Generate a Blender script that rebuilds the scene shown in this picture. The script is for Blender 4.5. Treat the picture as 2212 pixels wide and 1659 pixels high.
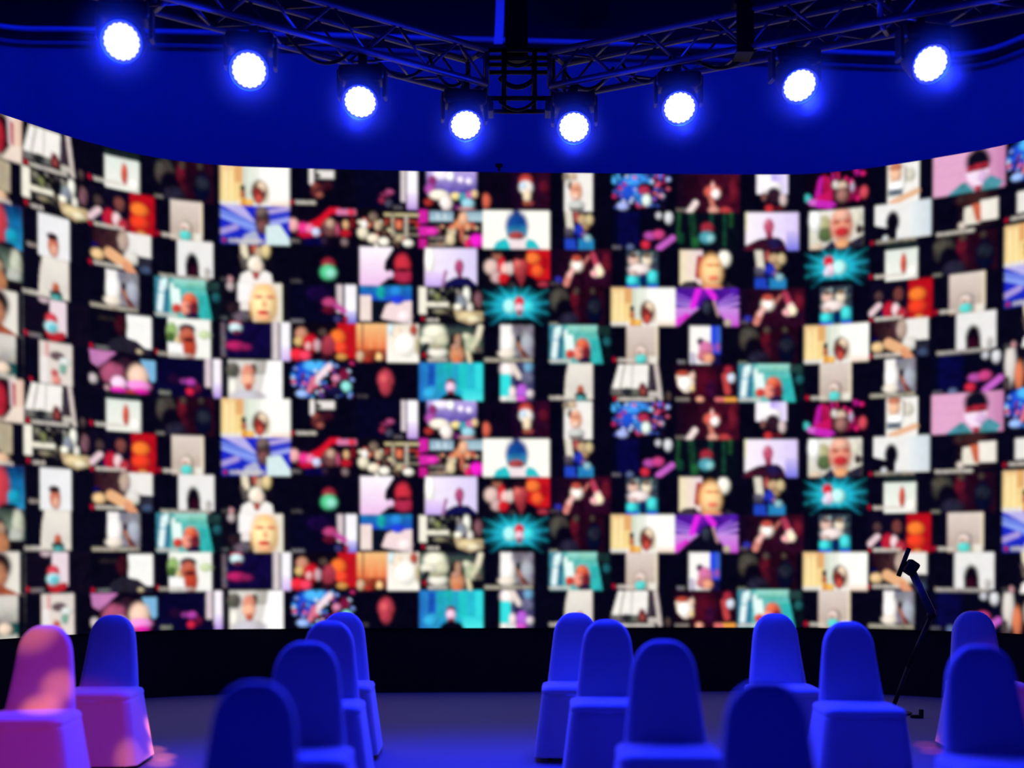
import bpy, bmesh, math, random
import numpy as np
from mathutils import Vector, Matrix

sc = bpy.context.scene
for o in list(bpy.data.objects):
    bpy.data.objects.remove(o, do_unlink=True)
COL = sc.collection

# ------------------------------------------------------------------ camera
F_PX, W_PX, H_PX = 2700.0, 2212.0, 1659.0
PITCH = math.radians(1.2)                      # looking very slightly down
HORIZON = 1200.0                               # image row of the horizon
cam_d = bpy.data.cameras.new('camera')
cam_d.sensor_fit = 'HORIZONTAL'
cam_d.sensor_width = 36.0
cam_d.lens = F_PX / W_PX * 36.0
cam_d.shift_y = (HORIZON + F_PX * math.tan(PITCH) - H_PX / 2) / W_PX
cam_d.clip_end = 200
cam_d.dof.use_dof = True
cam_d.dof.focus_distance = 9.6
cam_d.dof.aperture_fstop = 0.62
cam = bpy.data.objects.new('camera', cam_d)
cam.location = (0, 0, 1.3)
cam.rotation_euler = (math.pi / 2 - PITCH, 0, 0)
COL.objects.link(cam)
sc.camera = cam

# ------------------------------------------------------------------ world, exposure
world = bpy.data.worlds.new('dark_hall')
sc.world = world
world.use_nodes = True
bg = world.node_tree.nodes['Background']
bg.inputs[0].default_value = (0.006, 0.008, 1.0, 1)
bg.inputs[1].default_value = 0.05
vs = sc.view_settings
sc.display_settings.display_device = 'sRGB'
vs.view_transform = 'Standard'
vs.look = 'None'
vs.exposure = 0.0
vs.gamma = 1.0
vs.use_curve_mapping = False
sc.cycles.use_denoising = True
sc.cycles.max_bounces = 4
sc.cycles.volume_bounces = 0
sc.cycles.sample_clamp_indirect = 4.0

BLUE = (0.010, 0.022, 1.0)

def aim(o, target):
    d = Vector(target) - o.location
    o.rotation_euler = d.to_track_quat('-Z', 'Y').to_euler()

def spot(name, loc, target, power, color, size_deg, blend=0.5, radius=0.08):
    l = bpy.data.lights.new(name, 'SPOT')
    l.energy = power
    l.color = color
    l.spot_size = math.radians(size_deg)
    l.spot_blend = blend
    l.shadow_soft_size = radius
    o = bpy.data.objects.new(name, l)
    o.location = loc
    COL.objects.link(o)
    aim(o, target)
    return o

def area(name, loc, target, power, color, sx, sy):
    l = bpy.data.lights.new(name, 'AREA')
    l.shape = 'RECTANGLE'
    l.size, l.size_y = sx, sy
    l.energy = power
    l.color = color
    o = bpy.data.objects.new(name, l)
    o.location = loc
    COL.objects.link(o)
    aim(o, target)
    return o

# blue wash bars hung above the picture, grazing down the backdrop
for k, (x, y) in enumerate([(-4.4, 11.2), (-1.5, 11.5), (1.5, 11.6), (4.3, 11.8)]):
    area('backdrop_wash', (x, y, 6.98), (x * 1.12, y + 1.9, 4.0), 35, (0.0, 0.012, 1.0), 2.2, 0.25)
area('backdrop_wash', (5.0, 9.6, 6.98), (6.2, 11.2, 4.3), 30, (0.0, 0.012, 1.0), 2.0, 0.25)
area('backdrop_wash', (-5.1, 9.2, 6.98), (-6.3, 11.0, 4.3), 30, (0.0, 0.012, 1.0), 2.0, 0.25)
# added unseen blue fill from far behind the camera, lifts the chair fronts
spot('front_fill', (-3.0, -5.0, 5.2), (-0.6, 6.5, 0.4), 310, (0.006, 0.010, 1.0), 60, 0.8, 0.3)
spot('front_fill', (3.4, -5.0, 5.2), (1.0, 6.5, 0.4), 310, (0.006, 0.010, 1.0), 60, 0.8, 0.3)
# pink effect lights either side of the seating, with small warm pattern beams
PINK = (1.0, 0.08, 0.20)
WARM = (1.0, 0.30, 0.10)
PL = (0.9, -1.2, 4.9)
spot('pink_effect_light', PL, (-2.52, 6.77, 0.0), 1200, (1.0, 0.05, 0.12), 11.5, 0.35, 0.05)
for tgt, deg, p in [((-2.62, 6.80, 0.93), 2.3, 3000), ((-2.44, 6.72, 0.60), 1.4, 3000), ((-2.50, 6.62, 0.48), 1.6, 4500),
                    ((-2.30, 7.55, 0.06), 1.5, 3000), ((-2.26, 8.05, 0.0), 1.1, 26000), ((-2.40, 8.35, 0.0), 1.0, 20000),
                    ((-2.20, 7.80, 0.0), 1.1, 20000)]:
    spot('pink_pattern_beam', PL, tgt, p, (1.0, 0.23, 0.05), deg, 1.0, 0.02)
PR = (-0.6, -1.2, 4.9)
spot('pink_effect_light', PR, (3.35, 8.35, 0.3), 500, PINK, 5, 0.8, 0.05)
for tgt, deg, p in [((2.84, 8.55, 0.0), 0.7, 6000), ((2.80, 8.30, 0.0), 0.7, 6000)]:
    spot('pink_pattern_beam', PR, tgt, p, (1.0, 0.12, 0.08), deg, 0.8, 0.02)

# ------------------------------------------------------------------ helpers
def srgb(h):
    h = h.lstrip('#')
    if len(h) == 3:
        h = ''.join(c * 2 for c in h)
    v = [int(h[i:i + 2], 16) / 255 for i in (0, 2, 4)]
    return [c / 12.92 if c <= 0.04045 else ((c + 0.055) / 1.055) ** 2.4 for c in v]

MATS = {}
def mat(name, color, rough=0.6, metal=0.0, emit=None, strength=1.0, noise=0.0, nscale=8.0, bump=0.0, sheen=0.0):
    if name in MATS:
        return MATS[name]
    m = bpy.data.materials.new(name)
    m.use_nodes = True
    nt = m.node_tree
    b = nt.nodes['Principled BSDF']
    col = srgb(color) if isinstance(color, str) else color
    b.inputs['Base Color'].default_value = (*col, 1)
    b.inputs['Roughness'].default_value = rough
    b.inputs['Metallic'].default_value = metal
    if sheen:
        b.inputs['Sheen Weight'].default_value = sheen
    if emit:
        b.inputs['Emission Color'].default_value = (*emit, 1)
        b.inputs['Emission Strength'].default_value = strength
    if noise or bump:
        tc = nt.nodes.new('ShaderNodeTexCoord')
        n = nt.nodes.new('ShaderNodeTexNoise')
        n.inputs['Scale'].default_value = nscale
        n.inputs['Detail'].default_value = 4
        nt.links.new(tc.outputs['Object'], n.inputs['Vector'])
        if noise:
            mx = nt.nodes.new('ShaderNodeMix')
            mx.data_type = 'RGBA'
            mx.inputs[6].default_value = (*[c * (1 - noise) for c in col], 1)
            mx.inputs[7].default_value = (*[min(1, c * (1 + noise)) for c in col], 1)
            nt.links.new(n.outputs['Fac'], mx.inputs[0])
            nt.links.new(mx.outputs[2], b.inputs['Base Color'])
        if bump:
            bp = nt.nodes.new('ShaderNodeBump')
            bp.inputs['Strength'].default_value = bump
            bp.inputs['Distance'].default_value = 0.01
            nt.links.new(n.outputs['Fac'], bp.inputs['Height'])
            nt.links.new(bp.outputs['Normal'], b.inputs['Normal'])
    MATS[name] = m
    return m

def mesh_obj(name, me, material, parent=None, smooth=False):
    if smooth:
        me.polygons.foreach_set('use_smooth', [True] * len(me.polygons))
    if material is not None and not me.materials:
        me.materials.append(material)
    o = bpy.data.objects.new(name, me)
    COL.objects.link(o)
    if parent is not None:
        o.parent = parent
    return o

def obj(name, bm, material, parent=None, smooth=False):
    bmesh.ops.recalc_face_normals(bm, faces=bm.faces[:])
    me = bpy.data.meshes.new(name)
    bm.to_mesh(me)
    bm.free()
    return mesh_obj(name, me, material, parent, smooth)

def empty(name, loc=(0, 0, 0), rotz=0.0):
    o = bpy.data.objects.new(name, None)
    o.empty_display_size = 0.1
    o.location = loc
    o.rotation_euler = (0, 0, rotz)
    COL.objects.link(o)
    return o

def tag(o, label, cat, group=None, kind=None):
    o['label'] = label
    o['category'] = cat
    if group:
        o['group'] = group
    if kind:
        o['kind'] = kind
    return o

def structure(o, label=None):
    o['kind'] = 'structure'
    if label:
        o['label'] = label
    return o

def box(bm, x0, y0, z0, x1, y1, z1, bevel=0.0):
    r = bmesh.ops.create_cube(bm, size=1.0)
    vs_ = r['verts']
    for v in vs_:
        v.co = Vector(((x0 + x1) / 2 + v.co.x * (x1 - x0), (y0 + y1) / 2 + v.co.y * (y1 - y0), (z0 + z1) / 2 + v.co.z * (z1 - z0)))
    if bevel:
        es = list({e for v in vs_ for e in v.link_edges})
        bmesh.ops.bevel(bm, geom=es, offset=bevel, segments=2, affect='EDGES', profile=0.5)
    return bm

def tube(bm, p0, p1, r0, r1=None, seg=8, caps=True):
    p0, p1 = Vector(p0), Vector(p1)
    r1 = r0 if r1 is None else r1
    d = p1 - p0
    m = Matrix.Translation((p0 + p1) / 2) @ d.to_track_quat('Z', 'Y').to_matrix().to_4x4()
    bmesh.ops.create_cone(bm, cap_ends=caps, segments=seg, radius1=r0, radius2=r1, depth=d.length, matrix=m)
    return bm

def path_tube(bm, pts, r, seg=6):
    pts = [Vector(p) for p in pts]
    rings = []
    for i, p in enumerate(pts):
        t = (pts[min(i + 1, len(pts) - 1)] - pts[max(i - 1, 0)]).normalized()
        a = t.cross(Vector((0.123, 0.31, 1))).normalized()
        b = t.cross(a).normalized()
        rings.append([bm.verts.new(p + a * r * math.cos(2 * math.pi * k / seg) + b * r * math.sin(2 * math.pi * k / seg)) for k in range(seg)])
    for i in range(len(rings) - 1):
        for k in range(seg):
            bm.faces.new((rings[i][k], rings[i][(k + 1) % seg], rings[i + 1][(k + 1) % seg], rings[i + 1][k]))
    bm.faces.new(rings[0])
    bm.faces.new(rings[-1][::-1])
    return bm

def lathe(bm, prof, seg=24, axis=None):
    """prof: list of (radius, z)"""
    rings = []
    for r, z in prof:
        if r < 1e-6:
            rings.append([bm.verts.new((0, 0, z))])
        else:
            rings.append([bm.verts.new((r * math.cos(2 * math.pi * k / seg), r * math.sin(2 * math.pi * k / seg), z)) for k in range(seg)])
    for a, b in zip(rings[:-1], rings[1:]):
        for k in range(seg):
            k2 = (k + 1) % seg
            if len(a) == 1 and len(b) == 1:
                continue
            if len(a) == 1:
                bm.faces.new((a[0], b[k], b[k2]))
            elif len(b) == 1:
                bm.faces.new((a[k], a[k2], b[0]))
            else:
                bm.faces.new((a[k], a[k2], b[k2], b[k]))
    return bm

# ------------------------------------------------------------------ setting: floor, backdrop, ceiling
M_FLOOR = mat('pale_studio_floor', '#716c8a', 0.75, noise=0.06, nscale=3.0)
M_WALL = mat('painted_backdrop', '#b9bcc8', 0.85, noise=0.05, nscale=40.0, bump=0.1)
M_CEIL = mat('black_ceiling', '#2c2c36', 0.9)
M_BLACK = mat('matt_black', '#060607', 0.7)

bm = bmesh.new()
box(bm, -9, -8, -0.2, 9, 15, 0)
floor = structure(obj('floor', bm, M_FLOOR))

def spline(pts, n):
    """Catmull-Rom through plan points, n samples per span"""
    P = [Vector(p) for p in pts]
    P = [P[0] * 2 - P[1]] + P + [P[-1] * 2 - P[-2]]
    out = []
    for i in range(1, len(P) - 2):
        for k in range(n):
            t = k / n
            a, b, c, d = P[i - 1], P[i], P[i + 1], P[i + 2]
            out.append(0.5 * ((2 * b) + (c - a) * t + (2 * a - 5 * b + 4 * c - d) * t * t + (3 * b - a - 3 * c + d) * t ** 3))
    out.append(P[-2])
    return out

BACKDROP = [(-6.4, 8.0), (-6.35, 10.6), (-6.05, 12.2), (-5.35, 12.98), (-4.4, 13.10), (-2.4, 13.21), (0.2, 13.38), (2.4, 13.55), (4.2, 13.73),
            (4.95, 13.72), (5.35, 13.35), (5.75, 12.4), (6.1, 10.6), (6.2, 8.0)]
bp = spline([Vector((x, y, 0)) for x, y in BACKDROP], 8)
RAIL_Z = 6.70
bm = bmesh.new()
inner = [(bm.verts.new((p.x, p.y, 0)), bm.verts.new((p.x, p.y, RAIL_Z + 0.02))) for p in bp]
for a, b in zip(inner[:-1], inner[1:]):
    bm.faces.new((a[0], b[0], b[1], a[1]))
bmesh.ops.solidify(bm, geom=bm.faces[:], thickness=-0.12)
wall = structure(obj('wall_back', bm, M_WALL, smooth=False))

bm = bmesh.new()
box(bm, -9, -8, 7.55, 9, 15, 7.75)
ceiling = structure(obj('ceiling', bm, M_CEIL))
for y in (10.3, 11.9):
    bm = bmesh.new()
    box(bm, -7, y - 0.11, 7.30, 7, y + 0.11, 7.55)
    obj('beam', bm, M_CEIL, ceiling)
for x in (-3.4, 0.9, 3.1):
    bm = bmesh.new()
    box(bm, x - 0.14, 8.8, 7.20, x + 0.14, 13.9, 7.34)
    obj('beam', bm, M_CEIL, ceiling)
# bulkhead that closes the gap between the backdrop rail and the ceiling
bm = bmesh.new()
box(bm, -9, 14.2, 0, 9, 14.4, 7.55)
structure(obj('wall_rear', bm, M_CEIL))

M_RAIL = mat('blue_grey_aluminium', '#c4c8d8', 0.4, 0.2)
rail = empty('backdrop_rail', (0, 0, 0))
tag(rail, 'curved metal rail along the top edge of the blue backdrop', 'rail')
bm = bmesh.new()
path_tube(bm, [(p.x * 0.992, p.y - 0.10, RAIL_Z + 0.02) for p in bp], 0.028, 8)
obj('rail_tube', bm, M_RAIL, rail, True)
bm = bmesh.new()
path_tube(bm, [(p.x * 0.988, p.y - 0.13, RAIL_Z - 0.09) for p in bp], 0.02, 8)
obj('batten_tube', bm, M_BLACK, rail, True)

# ------------------------------------------------------------------ LED video wall
# plan of the wall at the edges of its columns of video tiles
PLAN = [(-4.42, 9.90), (-4.075, 10.448), (-3.706, 10.980), (-3.243, 11.400), (-2.699, 11.635), (-2.074, 11.721), (-1.460, 11.768), (-0.877, 11.816),
        (-0.275, 11.840), (0.355, 11.864), (0.939, 11.882), (1.547, 11.901), (2.153, 11.915), (2.773, 11.900), (3.332, 11.715), (3.830, 11.433),
        (4.339, 11.060), (4.72, 10.58)]
NC, NR = len(PLAN) - 1, 12
SUB = 40
ZB, ZT = 0.614, 4.906
curve = spline([Vector((x, y, 0)) for x, y in PLAN], SUB)
def tang(i):
    a, b = curve[max(i - 1, 0)], curve[min(i + 1, len(curve) - 1)]
    return (b - a).normalized()
normals = []
for i in range(len(curve)):
    t = tang(i)
    normals.append(Vector((t.y, -t.x, 0)))       # towards the room
def ribbon(name, off0, off1, z0, z1, material, parent, step=4):
    bm = bmesh.new()
    idx = list(range(0, len(curve), step))
    rows = []
    for i in idx:
        a, b = curve[i] + normals[i] * off0, curve[i] + normals[i] * off1
        rows.append([bm.verts.new((a.x, a.y, z0)), bm.verts.new((a.x, a.y, z1)), bm.verts.new((b.x, b.y, z1)), bm.verts.new((b.x, b.y, z0))])
    for r, s in zip(rows[:-1], rows[1:]):
        for k in range(4):
            bm.faces.new((r[k], r[(k + 1) % 4], s[(k + 1) % 4], s[k]))
    bm.faces.new(rows[0])
    bm.faces.new(rows[-1][::-1])
    return obj(name, bm, material, parent)

led = empty('video_wall', (0, 11.8, 0))
tag(led, 'curved video wall filled with a grid of small video call pictures', 'video wall')
inv = Matrix.Translation((0, -11.8, 0))
M_PANEL = mat('black_led_panel', '#050508', 0.6)
p = ribbon('screen_panel', 0.0, -0.12, ZB, ZT, M_PANEL, led)
p.matrix_parent_inverse = inv
plinth = ribbon('stage_plinth', -0.02, -0.30, 0.0, ZB - 0.004, mat('black_skirting_cloth', '#040405', 0.9, bump=0.2, nscale=20), None)
tag(plinth, 'long black skirted plinth under the curved video wall', 'plinth')

# --- pictures: a tiny painter, coordinates in a 140 x 82 cell
PICS = {}
DESC = {}
def pic(name, desc, ops):
    PICS[name] = ops
    DESC[name] = desc
CAP = '#d6cec2'

pic('red_cream', 'video tile of a dark-haired person with a red-lit face against cream', 'B #e8d8c8;E 97 36 24 42 #2a0810;E 90 44 16 32 #b02030;R 118 8 124 60 #c02030;L 114 0 116 50 6 #d8c0c4;R 127 0 140 82 #e8c4b0;P 100,82 118,52 140,50 140,82 #ecd8c8')
pic('curtain_man', 'video tile of a man before tall white curtained windows', 'B #06040e;P 17,2 82,2 80,52 0,62 #f2eee6;L 30 2 20 55 3 #8a8078;L 48 2 45 58 2 #9a8f90;R 82 2 95 60 #3a2f38;L 98 4 108 75 9 #cfc2bc;R 0 54 62 68 #6d6a66;E 35 60 13 8 #1e2022;E 69 56 9 15 #6a2228;E 71 60 5 8 #a04a44;R 82 60 110 72 #c8beb4;D 9 76;C 16 77 78;E 126 70 6 10 #4a3e38')
pic('red_figure', 'video tile of a small red figure on a pale green wall', 'V 36 0 108 18 #0a1414 #24322f;V 36 16 108 80 #dfe6dc #f2f2e8;E 77 47 7 22 #c8503c;E 76 40 5 8 #d85a44;E 98 66 10 14 #f6f2e8;D 4 68;C 13 69 62')
pic('dark_group', 'dim video tile of a hooded person in front of a dark red group', 'R 45 0 126 82 #220510;E 22 28 21 26 #47433a;E 33 48 21 24 #06030c;E 57 27 10 20 #5c0f1e;E 62 58 9 20 #3c0a18;E 60 8 7 8 #4a3c34;E 98 8 6 7 #40382e;E 102 50 18 32 #050a24;E 102 42 14 14 #20242e;E 43 72 23 18 #221f30;R 0 76 18 82 #8a8478')
pic('yellow_selfie', 'video tile of an adult and child before yellow and white curtains', 'B #fcfbf4;V 0 0 46 74 #eec488 #f4d890;R 8 10 14 70 #f8e6ac;R 20 8 26 70 #f8e4a8;R 30 0 46 34 #e2a868;H 46 0 80 70 #ccd6c4 #eef0e4;R 58 4 62 50 #e6ecdc;E 92 56 8 22 #f8e8cc;E 79 52 16 24 #5e3422;E 84 42 9 12 #e6ccb0;E 77 60 10 18 #7a2420;E 79 68 7 11 #c04a3c;E 46 46 5 8 #241010;E 46 59 6 9 #b86844;P 38,84 45,64 58,70 66,84 #e09a3c;E 60 76 8 8 #ecb450;V 100 68 140 82 #fcf6ec #f0d4c0;C 2 78 32')
pic('dark_white_patch', 'dark video tile of a face under a bright white patch', 'L 46 2 46 30 9 #efeae4;R 56 3 93 20 #e8e2dc;E 60 14 5 5 #201820;E 58 46 13 17 #5a2424;E 63 55 8 6 #a05a4c;E 53 36 7 8 #8a4238;E 78 36 12 10 #381018;D 5 72;C 13 72 42')
pic('dark_stripes', 'dark video tile with two upright white stripes at the right', 'B #05041a;R 100 0 111 66 #d8ccd0;R 114 0 137 50 #fbf6fb;V 114 46 137 84 #f4e4fa #b890e0;E 75 46 10 6 #b04a7a;E 58 64 8 7 #80203c;E 73 70 9 8 #4a4860;E 65 52 11 5 #802c50;C 84 79 20 #6e6a6c')
pic('concert', 'video tile of a purple-lit concert crowd', 'V 18 0 126 50 #b9a6e8 #2c1496;E 50 8 22 10 #efe6ff;E 70 10 8 10 #ffffff;E 92 17 7 7 #f6eaff;E 110 20 7 7 #f4e8ff;E 30 20 10 12 #8a2c6a;E 26 38 12 12 #b050a8;E 45 50 22 11 #f6ecd8;E 60 68 14 18 #f2e6e0;E 82 52 12 8 #f0d890;E 98 55 10 10 #3aa0b0;E 112 50 9 9 #c060a8;E 108 68 14 11 #9ad0e0;E 122 47 7 9 #e0c090;E 22 66 10 8 #a83028;E 36 77 16 7 #0a0508;E 84 76 12 7 #5a1a58;E 105 80 18 5 #c89090')
pic('masked_maroon', 'dark maroon video tile of a red-capped person in a white mask', 'B #0a0410;H 60 0 140 82 #14031a #300820;E 90 18 14 14 #c04038;E 90 32 14 15 #f6efe8;E 84 28 7 8 #c8e0f0;E 92 50 8 15 #f0d8b8;E 90 66 6 6 #a05030;E 7 62 9 16 #d06048;E 100 66 6 6 #9a4040;E 128 30 10 14 #5a1020')
pic('portrait_man_white', 'upright video tile of a smiling man in a white shirt', 'R 33 0 97 84 #f0ece6;E 38 10 8 10 #8a7c70;E 52 8 10 8 #c8b090;E 42 22 8 8 #d8d0c8;E 46 28 5 10 #5a463e;E 60 40 14 21 #e8a888;E 58 34 10 4 #c88068;E 58 50 7 4 #f2d4c4;E 60 70 20 12 #c8c8c4;L 46 78 76 78 5 #4a3c3c')
pic('confetti_mask', 'video tile of a masked person over blue and pink confetti', 'E 40 35 28 26 #1c4cc8;E 55 14 30 13 #3a94f4;K 11 80 4 3 126 76 2.5 5.5 #2f60d8 #4aa8f0 #c8d8f8 #e06080 #c02868 #7a4ab0 #4058b8 #181840;E 72 30 15 12 #16081c;E 72 37 12 11 #b02c4c;E 65 56 11 12 #2470b8;E 77 57 10 13 #e0f2e4;R 60 71 128 82 #05040f;E 25 70 13 9 #a4b0e8')
pic('red_hand', 'dark red video tile of raised hands and a white mask', 'H 0 0 140 82 #080410 #4a0c1e;E 126 34 8 30 #6a1424;E 82 38 19 14 #d86050;E 88 42 10 11 #fff4f0;E 82 26 4 10 #f0b0a8;L 78 52 85 82 11 #c87868;L 28 84 44 62 13 #f2dcd8;E 110 78 13 8 #b8383c;E 84 78 12 9 #d89888;C 2 78 20 #777066')
pic('cap_portrait', 'upright video tile of a dark face under a white cap', 'R 37 0 102 42 #f8f4f8;H 68 0 102 42 #b49cf0 #eae0fa;E 72 30 20 16 #f6f0f0;E 73 46 16 19 #2a1420;E 93 54 8 14 #d0b8b8;E 52 48 5 10 #8a5a54;E 64 74 9 9 #c02c30;E 86 72 9 6 #501018')
pic('pink_hair', 'video tile of a face among bright magenta streaks', 'B #0a0208;K 5 16 84 3 128 62 3 6 #b01480 #e82070 #701040;L 24 50 30 18 5 #d0185c;L 34 50 36 10 5 #c81898;L 44 46 42 8 5 #d81850;L 54 44 50 12 5 #e02068;L 62 22 60 4 5 #c82080;L 72 16 70 3 5 #d02060;L 22 64 34 14 9 #c01aa0;L 30 62 58 48 22 #c8145c;E 5 53 9 9 #40b8b8;L 14 62 40 68 14 #d86ad0;L 30 66 60 72 16 #c828b8;E 92 48 26 16 #98104c;E 78 46 19 28 #40201f;E 80 34 12 12 #d8bca4;E 80 50 13 16 #9a6c64;E 66 28 7 9 #d8d0cc;E 102 36 5 11 #b8a8c0;E 72 40 4 2 #301414;E 88 40 4 2 #301414;E 128 50 9 14 #d04854;R 58 74 112 82 #08040a')
pic('white_shirt_portrait', 'upright video tile of a person in a white shirt resting on folded arms', 'R 40 0 110 84 #f2efe8;E 58 20 14 20 #e8b898;E 58 6 16 7 #c07858;E 90 26 12 14 #d0ccbc;L 80 8 80 40 4 #9a9488;E 62 48 18 12 #fbfaf8;R 42 52 74 66 #666e7c;L 50 80 106 62 13 #e6b48e')
pic('pink_mask', 'pink video tile of a black-haired person in a white mask', 'B #e2a6ca;R 0 18 64 20 #d89cc2;R 0 40 60 42 #d89cc2;H 84 0 140 82 #e2a8cc #c880b0;E 87 22 23 26 #0a0a16;P 66,28 106,26 107,42 66,44 #a82434;E 74 26 7 5 #0a0a16;E 78 36 4 2 #3a0c14;E 97 36 4 2 #3a0c14;P 64,42 108,40 105,56 93,70 80,70 68,58 #f4def2;E 96 54 9 12 #d8b0d8;P 26,84 54,62 64,60 80,80 80,84 #4a94a0;P 98,64 112,54 136,70 126,84 92,84 #4a94a0;E 87 77 7 6 #a83038')
pic('confetti', 'video tile of blue and pink confetti around a dancer', 'E 32 30 27 27 #1a48c8;E 52 10 24 14 #4ab0f4;K 21 70 6 3 132 76 2.5 5.5 #2f60d8 #4aa8f0 #c8d8f8 #e06080 #c02868 #5a2a80 #16123a #101030 #8098e0;L 52 42 82 10 13 #f4dce4;L 40 62 48 38 12 #d87088;E 118 54 11 12 #90e4dc;E 25 70 13 8 #98b8f4;E 94 64 18 11 #121038;E 114 28 10 12 #801038;E 96 36 9 8 #d884a4')
pic('beige_wall', 'video tile of a beige wall with a hand at its edge', 'P 40,0 116,4 116,60 100,62 70,40 #b5a68c;E 92 70 18 11 #e2b896;C 56 79 62')
pic('kitchen', 'dark video tile of a cluttered kitchen with white shelves', 'B #08070a;R 0 2 17 60 #f2ecdc;R 17 34 66 44 #ece8d4;E 40 24 8 12 #7a8050;E 28 12 7 7 #80806c;K 3 22 18 2 100 32 2.5 4.5 #4a4840 #706a5c #1a1a1c #98948a;E 105 18 8 18 #ececE0;E 94 32 11 14 #8a929a;E 130 28 9 18 #7a5058;E 112 46 7 12 #dcd8cc;P 76,50 140,54 140,74 112,82 84,72 #bca47c;E 108 64 22 9 #dcc898;E 120 70 14 7 #e8dcb8;E 86 44 9 7 #f8f4e0;E 45 54 15 5 #8a8468;K 31 8 60 40 84 70 3 5 #2a2824 #68604c;D 9 70;C 18 73 26')
pic('red_orange', 'video tile of people in red before an orange stage banner', 'B #0a0616;R 88 0 140 82 #b80c14;E 108 32 18 14 #f07828;E 108 58 20 14 #e83c1c;E 66 28 11 14 #7a4038;L 5 64 22 48 13 #e8c8d0;R 24 56 42 80 #05033a;E 45 60 14 18 #b81830;E 60 60 9 14 #e8c8cc;E 74 70 12 13 #a82838;E 22 30 9 12 #4a3434;E 112 79 10 4 #d08a40;D 5 78;C 13 77 62')
pic('beige_mask', 'upright beige video tile of a hooded person in a turquoise mask', 'V 34 0 102 82 #dfd0c6 #bfaa9c;R 97 0 102 70 #ecdcc0;E 66 56 15 15 #a8968c;E 66 57 12 13 #e2cfc6;E 62 58 5 5 #c08a78;E 72 58 4 4 #d8b0a0;E 66 72 13 11 #5ad0c8;R 84 66 101 82 #eae4d6;D 7 74;C 15 75 30')
pic('blue_rays', 'video tile of a man in white before streaming blue rays', 'B #1826c4;P 0,8 70,30 70,60 0,26 #6a80e0;P 0,0 45,0 74,38 #b8b0e8;L 0 24 70 46 7 #8aa0f0;L 0 58 32 46 12 #a898d8;R 0 66 40 82 #2438b0;L 100 36 140 27 9 #a0a8ec;L 98 12 140 4 9 #b8a8e0;L 98 22 140 18 5 #3a48d0;E 85 30 15 30 #4a3434;E 85 44 11 14 #7a4a4a;E 84 12 12 10 #6a5a50;P 92,42 120,38 140,70 140,82 92,82 #d4e8e8;P 36,84 50,62 72,52 80,72 78,84 #b0b4d0;D 8 75;C 18 75 70')
pic('red_robots', 'video tile of red machinery arms and figures', 'B #0a0410;P 24,40 50,28 66,18 84,0 106,-2 108,10 86,14 74,28 60,46 24,52 #d81028;R 98 3 142 15 #d878a4;E 130 9 8 6 #e03048;E 8 38 11 14 #e8a8a8;E 28 44 11 12 #e83088;E 42 46 9 11 #e878a8;P 12,56 60,52 70,58 30,66 #c81030;E 55 52 9 9 #c4d0f0;E 84 42 17 18 #7a4a48;E 85 34 9 10 #c8a48c;E 100 46 5 14 #b04868;E 118 36 7 10 #d8a878;E 118 54 12 9 #b01424;E 132 32 7 12 #701018;E 115 73 8 9 #7a6468;R 30 64 70 80 #060440;E 72 70 7 8 #2c1c2c;C 3 72 18 #776e70')
pic('cream_figures', 'video tile of cream-coloured figures behind railings', 'B #080608;K 7 34 2 26 110 80 3 7 #d8c8a0 #e8dcc0 #a89470 #4a342c #c84a38 #1a1414 #e8e0d0;L 65 12 138 12 6 #d0c090;L 64 24 138 26 5 #a83c30;L 70 40 138 40 4 #6a6454;L 70 54 138 54 5 #8a8270;R 78 8 85 60 #a89c84;R 108 12 116 60 #b8b0a0;E 15 52 12 13 #e6dcc0;E 18 34 7 10 #eceae4;E 38 64 14 10 #f0e4cc;E 38 18 10 11 #8a7868;E 48 36 8 11 #c8b090;E 96 34 8 10 #dc7450;E 70 56 8 9 #3a1c1c;E 116 72 12 8 #f0ece0;E 62 70 12 9 #f8f0e0;E 96 62 9 8 #b8a888;R 134 26 140 40 #c02420')
pic('magenta_city', 'video tile of a crowded street with magenta signs', 'B #14080c;K 9 34 40 30 130 80 3 6 #c8b498 #a06a50 #d8c8a8 #6a5a50 #2a1c1c #e0a078;R 0 0 20 30 #d020a0;R 0 36 20 56 #d828a8;R 0 62 18 82 #c81c90;E 30 46 14 9 #e834b4;V 24 3 76 24 #8aa8bc #b0ccd8;R 40 8 44 20 #dce8ec;R 56 8 60 20 #dce8ec;V 98 3 140 24 #90b0c0 #b4d0dc;R 10 27 62 33 #14102a;P 66,40 92,12 122,38 #e08c5c;E 98 18 10 14 #e8b08c;K 19 8 70 26 120 44 3 5 #c8604c #e8a078 #b04a38;E 70 62 10 14 #e0cca4;E 95 54 5 16 #c06850;E 127 66 16 15 #ec20c8;E 108 72 8 9 #d82060;R 22 58 60 64 #80706c;R 22 72 60 78 #a08878')
pic('blue_hair', 'white video tile of a person with blue hair seen from above', 'B #fdfaf0;P 20,84 28,68 48,58 62,84 #28c4cc;P 82,84 94,60 108,64 122,84 #28c0c8;P 54,60 88,60 90,84 58,84 #f2e0e4;E 71 32 23 30 #10408c;V 50 30 92 56 #1858a0 #3aa4bc;E 70 54 17 9 #a84040;E 70 5 8 6 #2a3a78;R 54 62 86 66 #f4e6ea')
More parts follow.
